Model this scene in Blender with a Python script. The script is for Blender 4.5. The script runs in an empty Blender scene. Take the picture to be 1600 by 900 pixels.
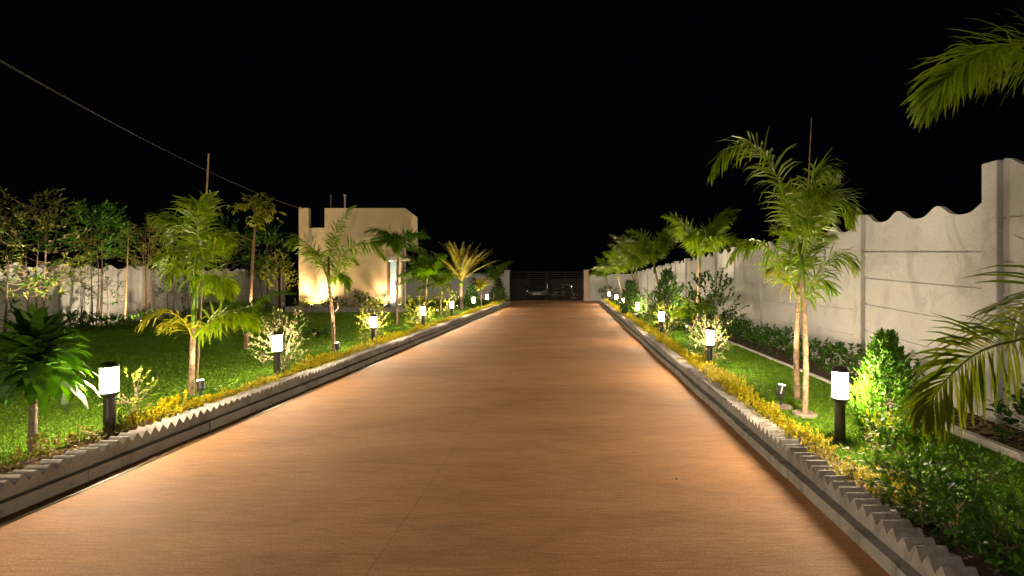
import bpy, math, random
import numpy as np
from mathutils import Vector, Matrix, noise

random.seed(7)
V = Vector
sc = bpy.context.scene
COL = sc.collection
F = 700.0            # focal length in pixels of the 1600 px wide photograph
VX, VY = 895.0, 435.0
H = 1.35             # eye height
LAWN = 0.10

def P(px, py, y):
    """The point of the place that lies y metres down the drive."""
    return V(((px - VX) / F * y, y, H - (py - VY) / F * y))

R = random.uniform
rad = math.radians

# ------------------------------------------------------------------ meshes
class MB:
    def __init__(self):
        self.v = []; self.f = []
    def add(self, vs, fs):
        o = len(self.v)
        self.v.extend([tuple(p) for p in vs])
        self.f.extend([tuple(i + o for i in f) for f in fs])
    def box(self, x0, x1, y0, y1, z0, z1):
        self.add([(x0,y0,z0),(x1,y0,z0),(x1,y1,z0),(x0,y1,z0),(x0,y0,z1),(x1,y0,z1),(x1,y1,z1),(x0,y1,z1)],
                 [(0,3,2,1),(4,5,6,7),(0,1,5,4),(1,2,6,5),(2,3,7,6),(3,0,4,7)])
    def tube(self, pts, radii, n=6, cap=True):
        pts = [V(p) for p in pts]
        if not hasattr(radii, '__len__'): radii = [radii] * len(pts)
        vs = []; fs = []
        prev = None
        for i, p in enumerate(pts):
            t = (pts[min(i+1, len(pts)-1)] - pts[max(i-1, 0)])
            t = t.normalized() if t.length > 1e-9 else V((0,0,1))
            if prev is None:
                a = t.orthogonal().normalized()
            else:
                a = prev - t * prev.dot(t)
                a = a.normalized() if a.length > 1e-6 else t.orthogonal().normalized()
            prev = a
            b = t.cross(a)
            for k in range(n):
                w = 2 * math.pi * k / n
                vs.append(p + (a * math.cos(w) + b * math.sin(w)) * radii[i])
        for i in range(len(pts) - 1):
            for k in range(n):
                k2 = (k + 1) % n
                fs.append((i*n+k, i*n+k2, (i+1)*n+k2, (i+1)*n+k))
        if cap:
            fs.append(tuple(range(n))[::-1]); fs.append(tuple((len(pts)-1)*n + k for k in range(n)))
        self.add(vs, fs)
    def lathe(self, prof, n=20, c=(0,0,0), closed=False):
        c = V(c); vs = []; fs = []
        for r, z in prof:
            for k in range(n):
                w = 2 * math.pi * k / n
                vs.append(c + V((r*math.cos(w), r*math.sin(w), z)))
        m = len(prof)
        for i in range(m if closed else m - 1):
            j = (i + 1) % m
            for k in range(n):
                k2 = (k + 1) % n
                fs.append((i*n+k, i*n+k2, j*n+k2, j*n+k))
        if not closed:
            if prof[0][0] > 1e-6: fs.append(tuple(range(n))[::-1])
            if prof[-1][0] > 1e-6: fs.append(tuple((m-1)*n + k for k in range(n)))
        self.add(vs, fs)
    def prism(self, outline, axis, a, b):
        """Outline in two coordinates, swept along the third."""
        def mk(u, w, t):
            return {'x': (t,u,w), 'y': (u,t,w), 'z': (u,w,t)}[axis]
        n = len(outline)
        vs = [mk(u, w, a) for u, w in outline] + [mk(u, w, b) for u, w in outline]
        fs = [tuple(range(n)), tuple(range(2*n-1, n-1, -1))]
        for i in range(n):
            j = (i + 1) % n
            fs.append((i, i+n, j+n, j))
        self.add(vs, fs)
    def leaf(self, p, d, length, width, droop=0.0, segs=2, up=None, prof=None, cup=0.0):
        """A blade from p along d; it bends down with droop."""
        d = d.normalized()
        up = up or V((0,0,1))
        s = d.cross(up)
        if s.length < 1e-4: s = d.orthogonal()
        s.normalize()
        prof = prof or {2: (.35, 1, 0), 3: (.35, 1, .8, 0), 4: (.3, .8, 1, .65, 0)}[segs]
        vs = []; fs = []
        q = V(p)
        for i in range(segs + 1):
            w = width * .5 * prof[i]
            if i == segs:
                vs.append(q.copy())
            else:
                nn = s.cross(d) * (cup * w)
                vs.append(q - s * w + nn); vs.append(q + s * w + nn)
            dd = d + V((0,0,-1)) * (droop * (i + 1) / segs)
            d = dd.normalized()
            q = q + d * (length / segs)
        for i in range(segs - 1):
            fs.append((2*i, 2*i+1, 2*i+3, 2*i+2))
        fs.append((2*segs-2, 2*segs-1, 2*segs))
        self.add(vs, fs)
    def mesh(self, name, mat, smooth=False):
        me = bpy.data.meshes.new(name)
        me.from_pydata(self.v, [], self.f)
        me.materials.append(mat)
        if smooth:
            me.polygons.foreach_set('use_smooth', [True] * len(me.polygons))
        me.update()
        return me
    def build(self, name, mat, parent=None, smooth=False, bevel=0.0, fixn=False):
        me = self.mesh(name, mat, smooth)
        if fixn:
            import bmesh
            bm = bmesh.new(); bm.from_mesh(me)
            bmesh.ops.recalc_face_normals(bm, faces=bm.faces)
            bm.to_mesh(me); bm.free()
        o = bpy.data.objects.new(name, me)
        COL.objects.link(o)
        if parent is not None:
            og = parent.location if parent.parent is None else parent.parent.location
            me.transform(Matrix.Translation(-og))
            o.parent = parent
        if bevel:
            m = o.modifiers.new('bevel', 'BEVEL'); m.width = bevel; m.segments = 2
            m.limit_method = 'ANGLE'; m.angle_limit = rad(35)
        return o

def tag(o, label, cat, group=None):
    o['label'] = label; o['category'] = cat
    if group: o['group'] = group
    return o
def thing(name, label, cat, loc, group=None):
    o = bpy.data.objects.new(name, None); COL.objects.link(o)
    o.location = V(loc); o.empty_display_size = .1
    return tag(o, label, cat, group)
def struct(o, kind='structure'):
    o['kind'] = kind
    return o
def copy_tree(root, loc, rz=0.0, sc_=1.0):
    r = root.copy(); COL.objects.link(r); r.location = V(loc); r.rotation_euler = (0,0,rz); r.scale = (sc_,)*3
    for ch in list(root.children):
        c = ch.copy(); COL.objects.link(c); c.parent = r
        for g in list(ch.children):
            d = g.copy(); COL.objects.link(d); d.parent = c
    return r

# --------------------------------------------------------------- materials
def mat(name):
    m = bpy.data.materials.new(name); m.use_nodes = True
    nt = m.node_tree; nt.nodes.clear()
    return m, nt, nt.nodes, nt.links
def ramp(N, stops):
    r = N.new('ShaderNodeValToRGB'); e = r.color_ramp.elements
    while len(e) > 1: e.remove(e[-1])
    e[0].position = stops[0][0]; e[0].color = (*stops[0][1], 1)
    for p, c in stops[1:]:
        x = e.new(p); x.color = (*c, 1)
    return r
def pos_noise(N, L, scale, detail=4, rough=.55, vec=(1,1,1), dist=0.0):
    g = N.new('ShaderNodeNewGeometry'); mp = N.new('ShaderNodeMapping'); mp.inputs['Scale'].default_value = vec
    n = N.new('ShaderNodeTexNoise'); n.inputs['Scale'].default_value = scale
    n.inputs['Detail'].default_value = detail; n.inputs['Roughness'].default_value = rough
    n.inputs['Distortion'].default_value = dist
    L.new(g.outputs['Position'], mp.inputs['Vector']); L.new(mp.outputs['Vector'], n.inputs['Vector'])
    return n
def mix(N, L, fac, a, b, kind='MIX'):
    m = N.new('ShaderNodeMix'); m.data_type = 'RGBA'; m.blend_type = kind
    if isinstance(fac, float): m.inputs[0].default_value = fac
    else: L.new(fac, m.inputs[0])
    for i, x in ((6, a), (7, b)):
        if isinstance(x, tuple): m.inputs[i].default_value = (*x, 1)
        else: L.new(x, m.inputs[i])
    return m.outputs[2]

def concrete(name, c1, c2, stain=None, scale=2.0, bump=.25, rough=.85, vec=(1,1,1), fine=60):
    m, nt, N, L = mat(name)
    out = N.new('ShaderNodeOutputMaterial'); b = N.new('ShaderNodeBsdfPrincipled')
    n1 = pos_noise(N, L, scale, 5, .6, vec, .4)
    r = ramp(N, [(.33, c1), (.66, c2)]); L.new(n1.outputs['Fac'], r.inputs['Fac'])
    col = r.outputs['Color']
    if stain:
        n2 = pos_noise(N, L, scale * 1.7, 6, .65, (1, 1, .55), 1.2)
        r2 = ramp(N, [(.52, (0,0,0)), (.62, (1,1,1))]); L.new(n2.outputs['Fac'], r2.inputs['Fac'])
        mm = N.new('ShaderNodeMath'); mm.operation = 'MULTIPLY'; mm.inputs[1].default_value = .75
        L.new(r2.outputs['Color'], mm.inputs[0])
        col = mix(N, L, mm.outputs[0], col, stain)
    n3 = pos_noise(N, L, fine, 6, .7)
    r3 = ramp(N, [(.3, (.8,.8,.8)), (.7, (1.1,1.1,1.1))]); L.new(n3.outputs['Fac'], r3.inputs['Fac'])
    col = mix(N, L, 1.0, col, r3.outputs['Color'], 'MULTIPLY')
    L.new(col, b.inputs['Base Color']); b.inputs['Roughness'].default_value = rough
    b.inputs['Specular IOR Level'].default_value = .25
    bp = N.new('ShaderNodeBump'); bp.inputs['Strength'].default_value = bump; bp.inputs['Distance'].default_value = .01
    L.new(n3.outputs['Fac'], bp.inputs['Height'])
    bp2 = N.new('ShaderNodeBump'); bp2.inputs['Strength'].default_value = bump * .8; bp2.inputs['Distance'].default_value = .04
    L.new(n1.outputs['Fac'], bp2.inputs['Height']); L.new(bp.outputs['Normal'], bp2.inputs['Normal'])
    L.new(bp2.outputs['Normal'], b.inputs['Normal'])
    L.new(b.outputs[0], out.inputs['Surface'])
    return m

def leafmat(name, cols, trans=.35, rough=.38, spec=.4):
    m, nt, N, L = mat(name)
    out = N.new('ShaderNodeOutputMaterial'); b = N.new('ShaderNodeBsdfPrincipled')
    g = N.new('ShaderNodeNewGeometry')
    k = len(cols)
    r = ramp(N, [(i / max(1, k - 1), c) for i, c in enumerate(cols)])
    L.new(g.outputs['Random Per Island'], r.inputs['Fac'])
    n = pos_noise(N, L, 3.0, 3)
    r2 = ramp(N, [(.3, (.72,.75,.7)), (.7, (1.2,1.18,1.15))]); L.new(n.outputs['Fac'], r2.inputs['Fac'])
    col = mix(N, L, 1.0, r.outputs['Color'], r2.outputs['Color'], 'MULTIPLY')
    L.new(col, b.inputs['Base Color']); b.inputs['Roughness'].default_value = rough
    b.inputs['Specular IOR Level'].default_value = spec
    t = N.new('ShaderNodeBsdfTranslucent')
    hs = N.new('ShaderNodeHueSaturation'); hs.inputs['Saturation'].default_value = 1.1; hs.inputs['Value'].default_value = 1.5
    L.new(col, hs.inputs['Color']); L.new(hs.outputs['Color'], t.inputs['Color'])
    ms = N.new('ShaderNodeMixShader'); ms.inputs[0].default_value = trans
    L.new(b.outputs[0], ms.inputs[1]); L.new(t.outputs[0], ms.inputs[2]); L.new(ms.outputs[0], out.inputs['Surface'])
    return m

def plain(name, c, rough=.5, metal=0.0, var=.25, scale=12, bump=0.0, spec=.5):
    m, nt, N, L = mat(name)
    out = N.new('ShaderNodeOutputMaterial'); b = N.new('ShaderNodeBsdfPrincipled')
    n = pos_noise(N, L, scale, 5, .6)
    r = ramp(N, [(.3, tuple(x * (1 - var) for x in c)), (.7, tuple(min(1, x * (1 + var)) for x in c))])
    L.new(n.outputs['Fac'], r.inputs['Fac']); L.new(r.outputs['Color'], b.inputs['Base Color'])
    b.inputs['Roughness'].default_value = rough; b.inputs['Metallic'].default_value = metal
    b.inputs['Specular IOR Level'].default_value = spec
    if bump:
        bp = N.new('ShaderNodeBump'); bp.inputs['Strength'].default_value = bump; bp.inputs['Distance'].default_value = .01
        L.new(n.outputs['Fac'], bp.inputs['Height']); L.new(bp.outputs['Normal'], b.inputs['Normal'])
    L.new(b.outputs[0], out.inputs['Surface'])
    return m

def emit(name, c, s):
    m, nt, N, L = mat(name)
    out = N.new('ShaderNodeOutputMaterial'); e = N.new('ShaderNodeEmission')
    e.inputs['Color'].default_value = (*c, 1); e.inputs['Strength'].default_value = s
    L.new(e.outputs[0], out.inputs['Surface'])
    return m

WARM = (1.0, .78, .52)
LAMP = 740.0
M = {}
M['lamp'] = emit('lamp_glass', WARM, LAMP)
M['lens'] = emit('spot_lens', (1.0, .84, .62), 60)
M['cool'] = emit('cool_lamp', (.75, .92, 1.0), 14)
M['black_metal'] = plain('black_metal', (.018, .018, .02), .42, .0, .3, 30)
M['gate_metal'] = plain('gate_metal', (.006, .006, .007), .55, .0, .3, 20, spec=.15)
M['steel'] = plain('steel', (.45, .43, .40), .4, .8, .2, 20)
M['wall'] = concrete('wall_concrete', (.385, .384, .38), (.455, .453, .448), (.315, .312, .303), 1.3, .3)
M['wall_plain'] = concrete('wall_plaster', (.40, .40, .395), (.47, .47, .465), None, .9, .2)
M['pillar'] = concrete('gate_pillar_paint', (.36, .27, .225), (.42, .32, .265), None, 2, .2)
M['kerb'] = concrete('kerb_concrete', (.20, .19, .175), (.28, .265, .24), (.13, .12, .105), 2.5, .35, .85)
M['edging'] = concrete('edging_concrete', (.42, .41, .39), (.55, .53, .50), (.28, .26, .23), 3, .3)
M['house'] = concrete('house_plaster', (.52, .425, .265), (.60, .495, .315), (.47, .38, .235), .7, .12, .8)
M['house_dark'] = concrete('roof_slab', (.05, .048, .045), (.08, .075, .07), None, 1.5, .2)
M['trim'] = concrete('entry_plaster', (.42, .37, .30), (.50, .44, .36), None, 2, .1)
M['door'] = plain('door_paint', (.30, .48, .56), .4, 0, .06, 3)
M['brown'] = plain('door_frame_wood', (.10, .045, .022), .5, 0, .3, 14)
M['soil'] = concrete('soil', (.035, .022, .013), (.08, .05, .03), None, 9, 1.0, .95, fine=40)
M['earth'] = concrete('dark_earth', (.03, .024, .018), (.06, .048, .036), None, .8, .6, .95, fine=18)
M['stone'] = concrete('base_stone', (.17, .14, .11), (.27, .225, .18), None, 8, .6)
M['bark'] = concrete('bark', (.16, .105, .06), (.30, .21, .125), (.10, .065, .04), 9, .8, .8, (1, 1, 3.0), 45)
M['bark_dark'] = concrete('dark_bark', (.075, .055, .038), (.15, .11, .075), None, 12, .8, .85, (1, 1, 2.5), 50)
M['bamboo'] = plain('bamboo', (.33, .23, .10), .55, 0, .25, 20)
M['palm'] = leafmat('palm_leaf', [(.12,.22,.010), (.165,.265,.013), (.21,.28,.016), (.14,.235,.012)], .35, .33, .5)
M['palm_green'] = leafmat('palm_leaf_green', [(.07,.17,.010), (.11,.21,.012), (.15,.24,.014)], .35, .33, .5)
M['palm_yellow'] = leafmat('palm_leaf_yellow', [(.26,.26,.012), (.33,.30,.014), (.20,.23,.012)], .4, .35, .5)
M['palm_olive'] = leafmat('palm_leaf_olive', [(.085,.125,.010), (.12,.16,.013), (.10,.14,.012), (.15,.17,.018)], .3, .4, .4)
M['broad'] = leafmat('broad_leaf', [(.022,.070,.007), (.032,.09,.008), (.045,.11,.010)], .22, .48, .3)
M['golden'] = leafmat('golden_leaf', [(.46,.39,.008), (.55,.46,.010), (.64,.52,.014), (.24,.29,.010)], .3, .5, .3)
M['golden_olive'] = leafmat('olive_gold_leaf', [(.10,.085,.010), (.20,.15,.012), (.07,.08,.010), (.28,.20,.014)], .3, .5, .3)
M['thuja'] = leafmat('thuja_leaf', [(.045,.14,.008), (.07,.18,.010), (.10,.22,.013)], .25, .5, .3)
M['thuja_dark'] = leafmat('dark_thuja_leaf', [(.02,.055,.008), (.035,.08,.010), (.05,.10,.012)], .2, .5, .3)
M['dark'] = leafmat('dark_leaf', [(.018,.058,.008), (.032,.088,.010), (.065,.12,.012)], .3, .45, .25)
M['mid'] = leafmat('mid_leaf', [(.03,.085,.010), (.05,.12,.012), (.08,.155,.014)], .3, .55, .2)
M['olive'] = leafmat('olive_leaf', [(.15,.18,.028), (.22,.235,.04), (.11,.16,.018), (.27,.26,.06)], .3, .45, .5)
M['tree_green'] = leafmat('tree_leaf', [(.05,.17,.012), (.08,.22,.014), (.11,.25,.016)], .35, .4, .4)
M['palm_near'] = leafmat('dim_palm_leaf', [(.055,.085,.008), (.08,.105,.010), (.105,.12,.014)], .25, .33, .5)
M['date'] = leafmat('date_leaf', [(.17,.16,.018), (.23,.19,.024), (.14,.15,.016)], .25, .4, .4)
M['lime'] = leafmat('lime_leaf', [(.16,.20,.02), (.24,.26,.03), (.12,.18,.016)], .35, .45, .4)
M['pink'] = leafmat('variegated_leaf', [(.10,.17,.04), (.24,.13,.10), (.08,.15,.03), (.14,.20,.05), (.24,.26,.12)], .3, .5, .3)
M['dry'] = leafmat('dry_leaf', [(.17,.10,.05), (.26,.17,.09), (.33,.25,.16), (.12,.07,.04)], .15, .7, .2)
M['white_flower'] = leafmat('white_petal', [(.6,.58,.52), (.5,.46,.42)], .2, .6, .2)
M['blade'] = leafmat('grass_blade', [(.065,.15,.006), (.092,.19,.007), (.115,.21,.009), (.08,.165,.006)], .3, .55, .25)
M['seed'] = plain('seed_head', (.30, .15, .09), .8, 0, .3, 40)

def lawn_material():
    m, nt, N, L = mat('lawn_turf')
    out = N.new('ShaderNodeOutputMaterial'); b = N.new('ShaderNodeBsdfPrincipled')
    n1 = pos_noise(N, L, 1.1, 5, .6); n2 = pos_noise(N, L, 70, 6, .75); n3 = pos_noise(N, L, 7, 4, .6)
    r = ramp(N, [(.35, (.066,.148,.006)), (.65, (.098,.19,.008))]); L.new(n1.outputs['Fac'], r.inputs['Fac'])
    r2 = ramp(N, [(.3, (.6,.64,.55)), (.7, (1.3,1.28,1.25))]); L.new(n2.outputs['Fac'], r2.inputs['Fac'])
    r3 = ramp(N, [(.3, (.75,.78,.7)), (.7, (1.2,1.15,1.1))]); L.new(n3.outputs['Fac'], r3.inputs['Fac'])
    c = mix(N, L, 1.0, r.outputs['Color'], r2.outputs['Color'], 'MULTIPLY')
    c = mix(N, L, 1.0, c, r3.outputs['Color'], 'MULTIPLY')
    L.new(c, b.inputs['Base Color']); b.inputs['Roughness'].default_value = .9; b.inputs['Specular IOR Level'].default_value = .15
    bp = N.new('ShaderNodeBump'); bp.inputs['Strength'].default_value = .9; bp.inputs['Distance'].default_value = .02
    L.new(n2.outputs['Fac'], bp.inputs['Height']); L.new(bp.outputs['Normal'], b.inputs['Normal'])
    L.new(b.outputs[0], out.inputs['Surface'])
    return m
M['lawn'] = lawn_material()

def road_material():
    m, nt, N, L = mat('brushed_red_concrete')
    out = N.new('ShaderNodeOutputMaterial'); b = N.new('ShaderNodeBsdfPrincipled')
    big = pos_noise(N, L, .9, 4, .55, (.5, 1.2, 1), .3)
    streak = pos_noise(N, L, 1.0, 6, .65, (.9, 3.6, 1), 1.0)
    brush = pos_noise(N, L, 1.0, 5, .75, (5, 55, 1), .6)
    fine = pos_noise(N, L, 90, 5, .7)
    r = ramp(N, [(.3, (.37,.180,.076)), (.7, (.46,.240,.108))]); L.new(big.outputs['Fac'], r.inputs['Fac'])
    r2 = ramp(N, [(.30, (.80,.78,.76)), (.5, (1,1,1)), (.72, (1.11,1.12,1.13))]); L.new(streak.outputs['Fac'], r2.inputs['Fac'])
    r3 = ramp(N, [(.32, (.76,.75,.74)), (.68, (1.15,1.15,1.15))]); L.new(brush.outputs['Fac'], r3.inputs['Fac'])
    r4 = ramp(N, [(.3, (.66,.65,.64)), (.7, (1.25,1.25,1.25))]); L.new(fine.outputs['Fac'], r4.inputs['Fac'])
    c = mix(N, L, 1.0, r.outputs['Color'], r2.outputs['Color'], 'MULTIPLY')
    c = mix(N, L, 1.0, c, r3.outputs['Color'], 'MULTIPLY')
    c = mix(N, L, 1.0, c, r4.outputs['Color'], 'MULTIPLY')
    # the construction joint along the middle
    g = N.new('ShaderNodeNewGeometry'); sx = N.new('ShaderNodeSeparateXYZ'); L.new(g.outputs['Position'], sx.inputs[0])
    w = pos_noise(N, L, 3, 3, .6)
    a = N.new('ShaderNodeMath'); a.operation = 'MULTIPLY_ADD'; a.inputs[1].default_value = .02; L.new(w.outputs['Fac'], a.inputs[0]); L.new(sx.outputs['X'], a.inputs[2])
    d = N.new('ShaderNodeMath'); d.operation = 'ADD'; d.inputs[1].default_value = .93; L.new(a.outputs[0], d.inputs[0])
    ab = N.new('ShaderNodeMath'); ab.operation = 'ABSOLUTE'; L.new(d.outputs[0], ab.inputs[0])
    lt = N.new('ShaderNodeMath'); lt.operation = 'LESS_THAN'; lt.inputs[1].default_value = .0028; L.new(ab.outputs[0], lt.inputs[0])
    def near(sock, v, wd):
        q = N.new('ShaderNodeMath'); q.operation = 'COMPARE'; q.inputs[1].default_value = v; q.inputs[2].default_value = wd
        L.new(sock, q.inputs[0]); return q.outputs[0]
    wy = N.new('ShaderNodeMath'); wy.operation = 'MULTIPLY_ADD'; wy.inputs[1].default_value = .05; L.new(w.outputs['Fac'], wy.inputs[0]); L.new(sx.outputs['Y'], wy.inputs[2])
    rside = N.new('ShaderNodeMath'); rside.operation = 'GREATER_THAN'; rside.inputs[1].default_value = -.93; L.new(sx.outputs['X'], rside.inputs[0])
    lside = N.new('ShaderNodeMath'); lside.operation = 'SUBTRACT'; lside.inputs[0].default_value = 1; L.new(rside.outputs[0], lside.inputs[1])
    tot = lt.outputs[0]
    for side, yy in ((rside, 8.6), (rside, 15.1), (lside, 10.2), (lside, 17.0)):
        mm = N.new('ShaderNodeMath'); mm.operation = 'MULTIPLY'; L.new(near(wy.outputs[0], yy, .007), mm.inputs[0]); L.new(side.outputs[0], mm.inputs[1])
        mx = N.new('ShaderNodeMath'); mx.operation = 'MAXIMUM'; L.new(tot, mx.inputs[0]); L.new(mm.outputs[0], mx.inputs[1]); tot = mx.outputs[0]
    # worn dark patches drawn across the drive
    pt = pos_noise(N, L, 1.0, 4, .6, (.55, 1.5, 1), .8)
    rp = ramp(N, [(.52, (1,1,1)), (.72, (.82,.80,.78))]); L.new(pt.outputs['Fac'], rp.inputs['Fac'])
    c = mix(N, L, 1.0, c, rp.outputs['Color'], 'MULTIPLY')
    k = N.new('ShaderNodeMath'); k.operation = 'MULTIPLY'; k.inputs[1].default_value = .4; L.new(tot, k.inputs[0])
    c = mix(N, L, k.outputs[0], c, (.09, .05, .03))
    L.new(c, b.inputs['Base Color'])
    rr = N.new('ShaderNodeMapRange'); rr.inputs['To Min'].default_value = .7; rr.inputs['To Max'].default_value = .85
    L.new(streak.outputs['Fac'], rr.inputs['Value']); L.new(rr.outputs[0], b.inputs['Roughness'])
    b.inputs['Specular IOR Level'].default_value = .3
    b1 = N.new('ShaderNodeBump'); b1.inputs['Strength'].default_value = .6; b1.inputs['Distance'].default_value = .004; L.new(brush.outputs['Fac'], b1.inputs['Height'])
    b2 = N.new('ShaderNodeBump'); b2.inputs['Strength'].default_value = .35; b2.inputs['Distance'].default_value = .004; L.new(fine.outputs['Fac'], b2.inputs['Height']); L.new(b1.outputs['Normal'], b2.inputs['Normal'])
    b3 = N.new('ShaderNodeBump'); b3.inputs['Strength'].default_value = .4; b3.inputs['Distance'].default_value = .008; L.new(streak.outputs['Fac'], b3.inputs['Height']); L.new(b2.outputs['Normal'], b3.inputs['Normal'])
    L.new(b3.outputs['Normal'], b.inputs['Normal'])
    L.new(b.outputs[0], out.inputs['Surface'])
    return m
M['road'] = road_material()

# ------------------------------------------------------------------ ground
KL, KR = -3.24, 1.444         # the two kerb faces
YG = 27.0                     # the gate
b = MB(); b.box(-400, 400, -40, 700, -.4, -.06); struct(b.build('ground', M['earth']))
b = MB(); b.box(-3.105, KR, -6, YG + 1.0, -.15, 0.0)
struct(b.build('driveway', M['road']))
b = MB(); b.box(KL, -3.125, -6, YG + .3, -.15, -.008)
struct(b.build('gutter_strip', M['road']))
b = MB(); b.box(-4.05, KL, 23.6, YG + .3, -.15, -.016)
struct(b.build('gate_apron', M['road']))
# lawns (thin soil beds lie beside the kerbs)
b = MB(); b.box(-13.0, -3.80, -4, 26.95, -.1, LAWN); struct(b.build('lawn', M['lawn']))
b = MB(); b.box(-3.80, -3.43, -4, 23.6, -.1, LAWN - .015); struct(b.build('soil_bed', M['soil']))
b = MB(); b.box(1.86, 3.05, -4, 26.95, -.1, LAWN); struct(b.build('lawn', M['lawn']))
b = MB(); b.box(1.635, 1.86, -4, 24.8, -.1, LAWN - .015); struct(b.build('soil_bed', M['soil']))
b = MB(); b.box(3.11, 3.75, -4, 26.95, -.1, LAWN - .02); struct(b.build('soil_bed', M['soil']))

# kerbs: a low course, a ledge, an upper course with a sawtooth top
def kerb(side, x0, y0, y1, name):
    s = 1 if side > 0 else -1
    mb = MB()
    x1 = x0 + s * .063; x2 = x0 + s * .185
    y = y0
    while y < y1 - .01:                       # low course in blocks of a metre
        L_ = min(1.0, y1 - y); j = R(-.004, .004)
        mb.box(min(x0 + j, x2), max(x0 + j, x2), y + .003, y + L_ - .003, -.14, .068 + R(-.003, .003))
        y += L_
    y = y0
    tooth = .0715; ntooth = 9; blk = tooth * ntooth
    while y < y1 - .1:
        j = R(-.004, .004); dz = R(-.004, .004)
        xa = x1 + s * j; xb = x2 + s * .012
        pts = []
        prof = [(y + .0015, .124 + dz)]
        for k in range(ntooth):
            a = y + k * tooth
            hgt = .172 + dz + R(-.005, .005)
            prof += [(a + tooth * .44, hgt), (a + tooth * .56, hgt), (a + tooth - (.0015 if k == ntooth - 1 else 0), .124 + dz + R(-.002, .002))]
        outline = [(y + .0015, .07)] + prof + [(y + blk - .0015, .07)]
        mb.prism(outline, 'x', min(xa, xb), max(xa, xb))
        y += blk
    o = mb.build(name, M['kerb'], fixn=True)
    return struct(o)
kerb(-1, KL, -4, 23.6, 'kerb')
kerb(1, KR, -4, 24.9, 'kerb')
# thin metal strip at the edge of the slab
b = MB(); b.box(-3.123, -3.107, -6, 23.5, -.1, .004); struct(b.build('slab_edge_strip', plain('edge_strip_metal', (.10, .09, .08), .3, .6, .3, 20)))

# ------------------------------------------------------------------- walls
def scallop(s, ztop):
    return ztop - .055 + .055 * math.cos(2 * math.pi * s / .56) + .012 * math.cos(4 * math.pi * s / .56)

def panel(name, parent, base, along, normal, length, z0, ztop, courses, wave, tilt=0.0, m='wall', th=.05):
    """Panel of stacked concrete courses. base: start point; along/normal: unit vectors."""
    mb = MB(); al = V(along); nn = V(normal)
    def q(s, n, z): return V(base) + al * s + nn * n + V((0, 0, z + tilt * s / length))
    ch = (ztop - .12 - z0) / courses
    def slab(z_a, z_b, t0, t1):
        vs = [q(0,t0,z_a), q(length,t0,z_a), q(length,t1,z_a), q(0,t1,z_a), q(0,t0,z_b), q(length,t0,z_b), q(length,t1,z_b), q(0,t1,z_b)]
        mb.add(vs, [(0,3,2,1),(4,5,6,7),(0,1,5,4),(1,2,6,5),(2,3,7,6),(3,0,4,7)])
    for c in range(courses):
        a = z0 + c * ch; e = z0 + (c + 1) * ch
        off = R(-.004, .004)
        if c < courses - 1 or not wave:
            slab(a + .009, e - .009 + (.12 if (c == courses - 1) else 0), -off, th - off)
        else:
            n = max(8, int(length / .035)); vs = []; fs = []
            for i in range(n + 1):
                s = length * i / n; zt = scallop(s + R(0, .0), ztop)
                vs += [q(s,-off,a + .009), q(s,-off,zt), q(s,th - off,zt), q(s,th - off,a + .009)]
            for i in range(n):
                k = 4 * i
                fs += [(k, k+4, k+5, k+1), (k+1, k+5, k+6, k+2), (k+2, k+6, k+7, k+3), (k+3, k+7, k+4, k)]
            fs += [(0,1,2,3), (4*n+3, 4*n+2, 4*n+1, 4*n)]
            mb.add(vs, fs)
    slab(z0 + .01, ztop - .14, .02, th - .02)
    return mb.build(name, M[m], parent, fixn=True)

# right boundary wall along x = 3.75
XR = 3.75
wr = thing('boundary_wall', 'tall pale precast concrete wall with scalloped top along the right of the drive', 'wall', (XR, 12, 0))
posts = [(2.13, 2.42), (3.98, 2.385), (5.83, 2.17), (7.38, 2.10), (8.93, 2.06), (10.4, 2.08), (11.75, 2.20)]
y = 11.75; zt = 2.08
while y < 26.0:
    y += 1.53; zt -= .035; posts.append((min(y, 26.9), zt))
for i, (yy, zz) in enumerate(posts):
    mb = MB(); mb.box(XR - .055, XR + .10, yy - .075, yy + .075, -.1, zz)
    mb.build('post', M['wall'], wr, bevel=.012)
    if i + 1 < len(posts):
        y1, z1 = posts[i + 1]
        top = min(zz, z1) - .015
        tl = 0.0
        if i == 1: top, tl = 2.05, .10
        if i == 0: top, tl = 2.33, .05
        panel('panel', wr, (XR, yy + .076, 0), (0, 1, 0), (1, 0, 0), y1 - yy - .152, -.08, top, 6, True, tl)

# left boundary wall along x = -12.9
XL = -12.9
wl = thing('boundary_wall', 'low grey concrete wall with scalloped top behind the trees left of the lawn', 'wall', (XL, 13, 0))
y = 5.0; k = 0
while y < 19.7:
    mb = MB(); mb.box(XL - .12, XL + .05, y - .07, y + .07, -.05, 1.72); mb.build('post', M['wall'], wl, bevel=.012)
    if y < 18.2:
        panel('panel', wl, (XL - .05, y + .071, 0), (0, 1, 0), (1, 0, 0), 2.1 - .142, -.05, 1.71, 5, True, 0.0)
    y += 2.1
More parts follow.
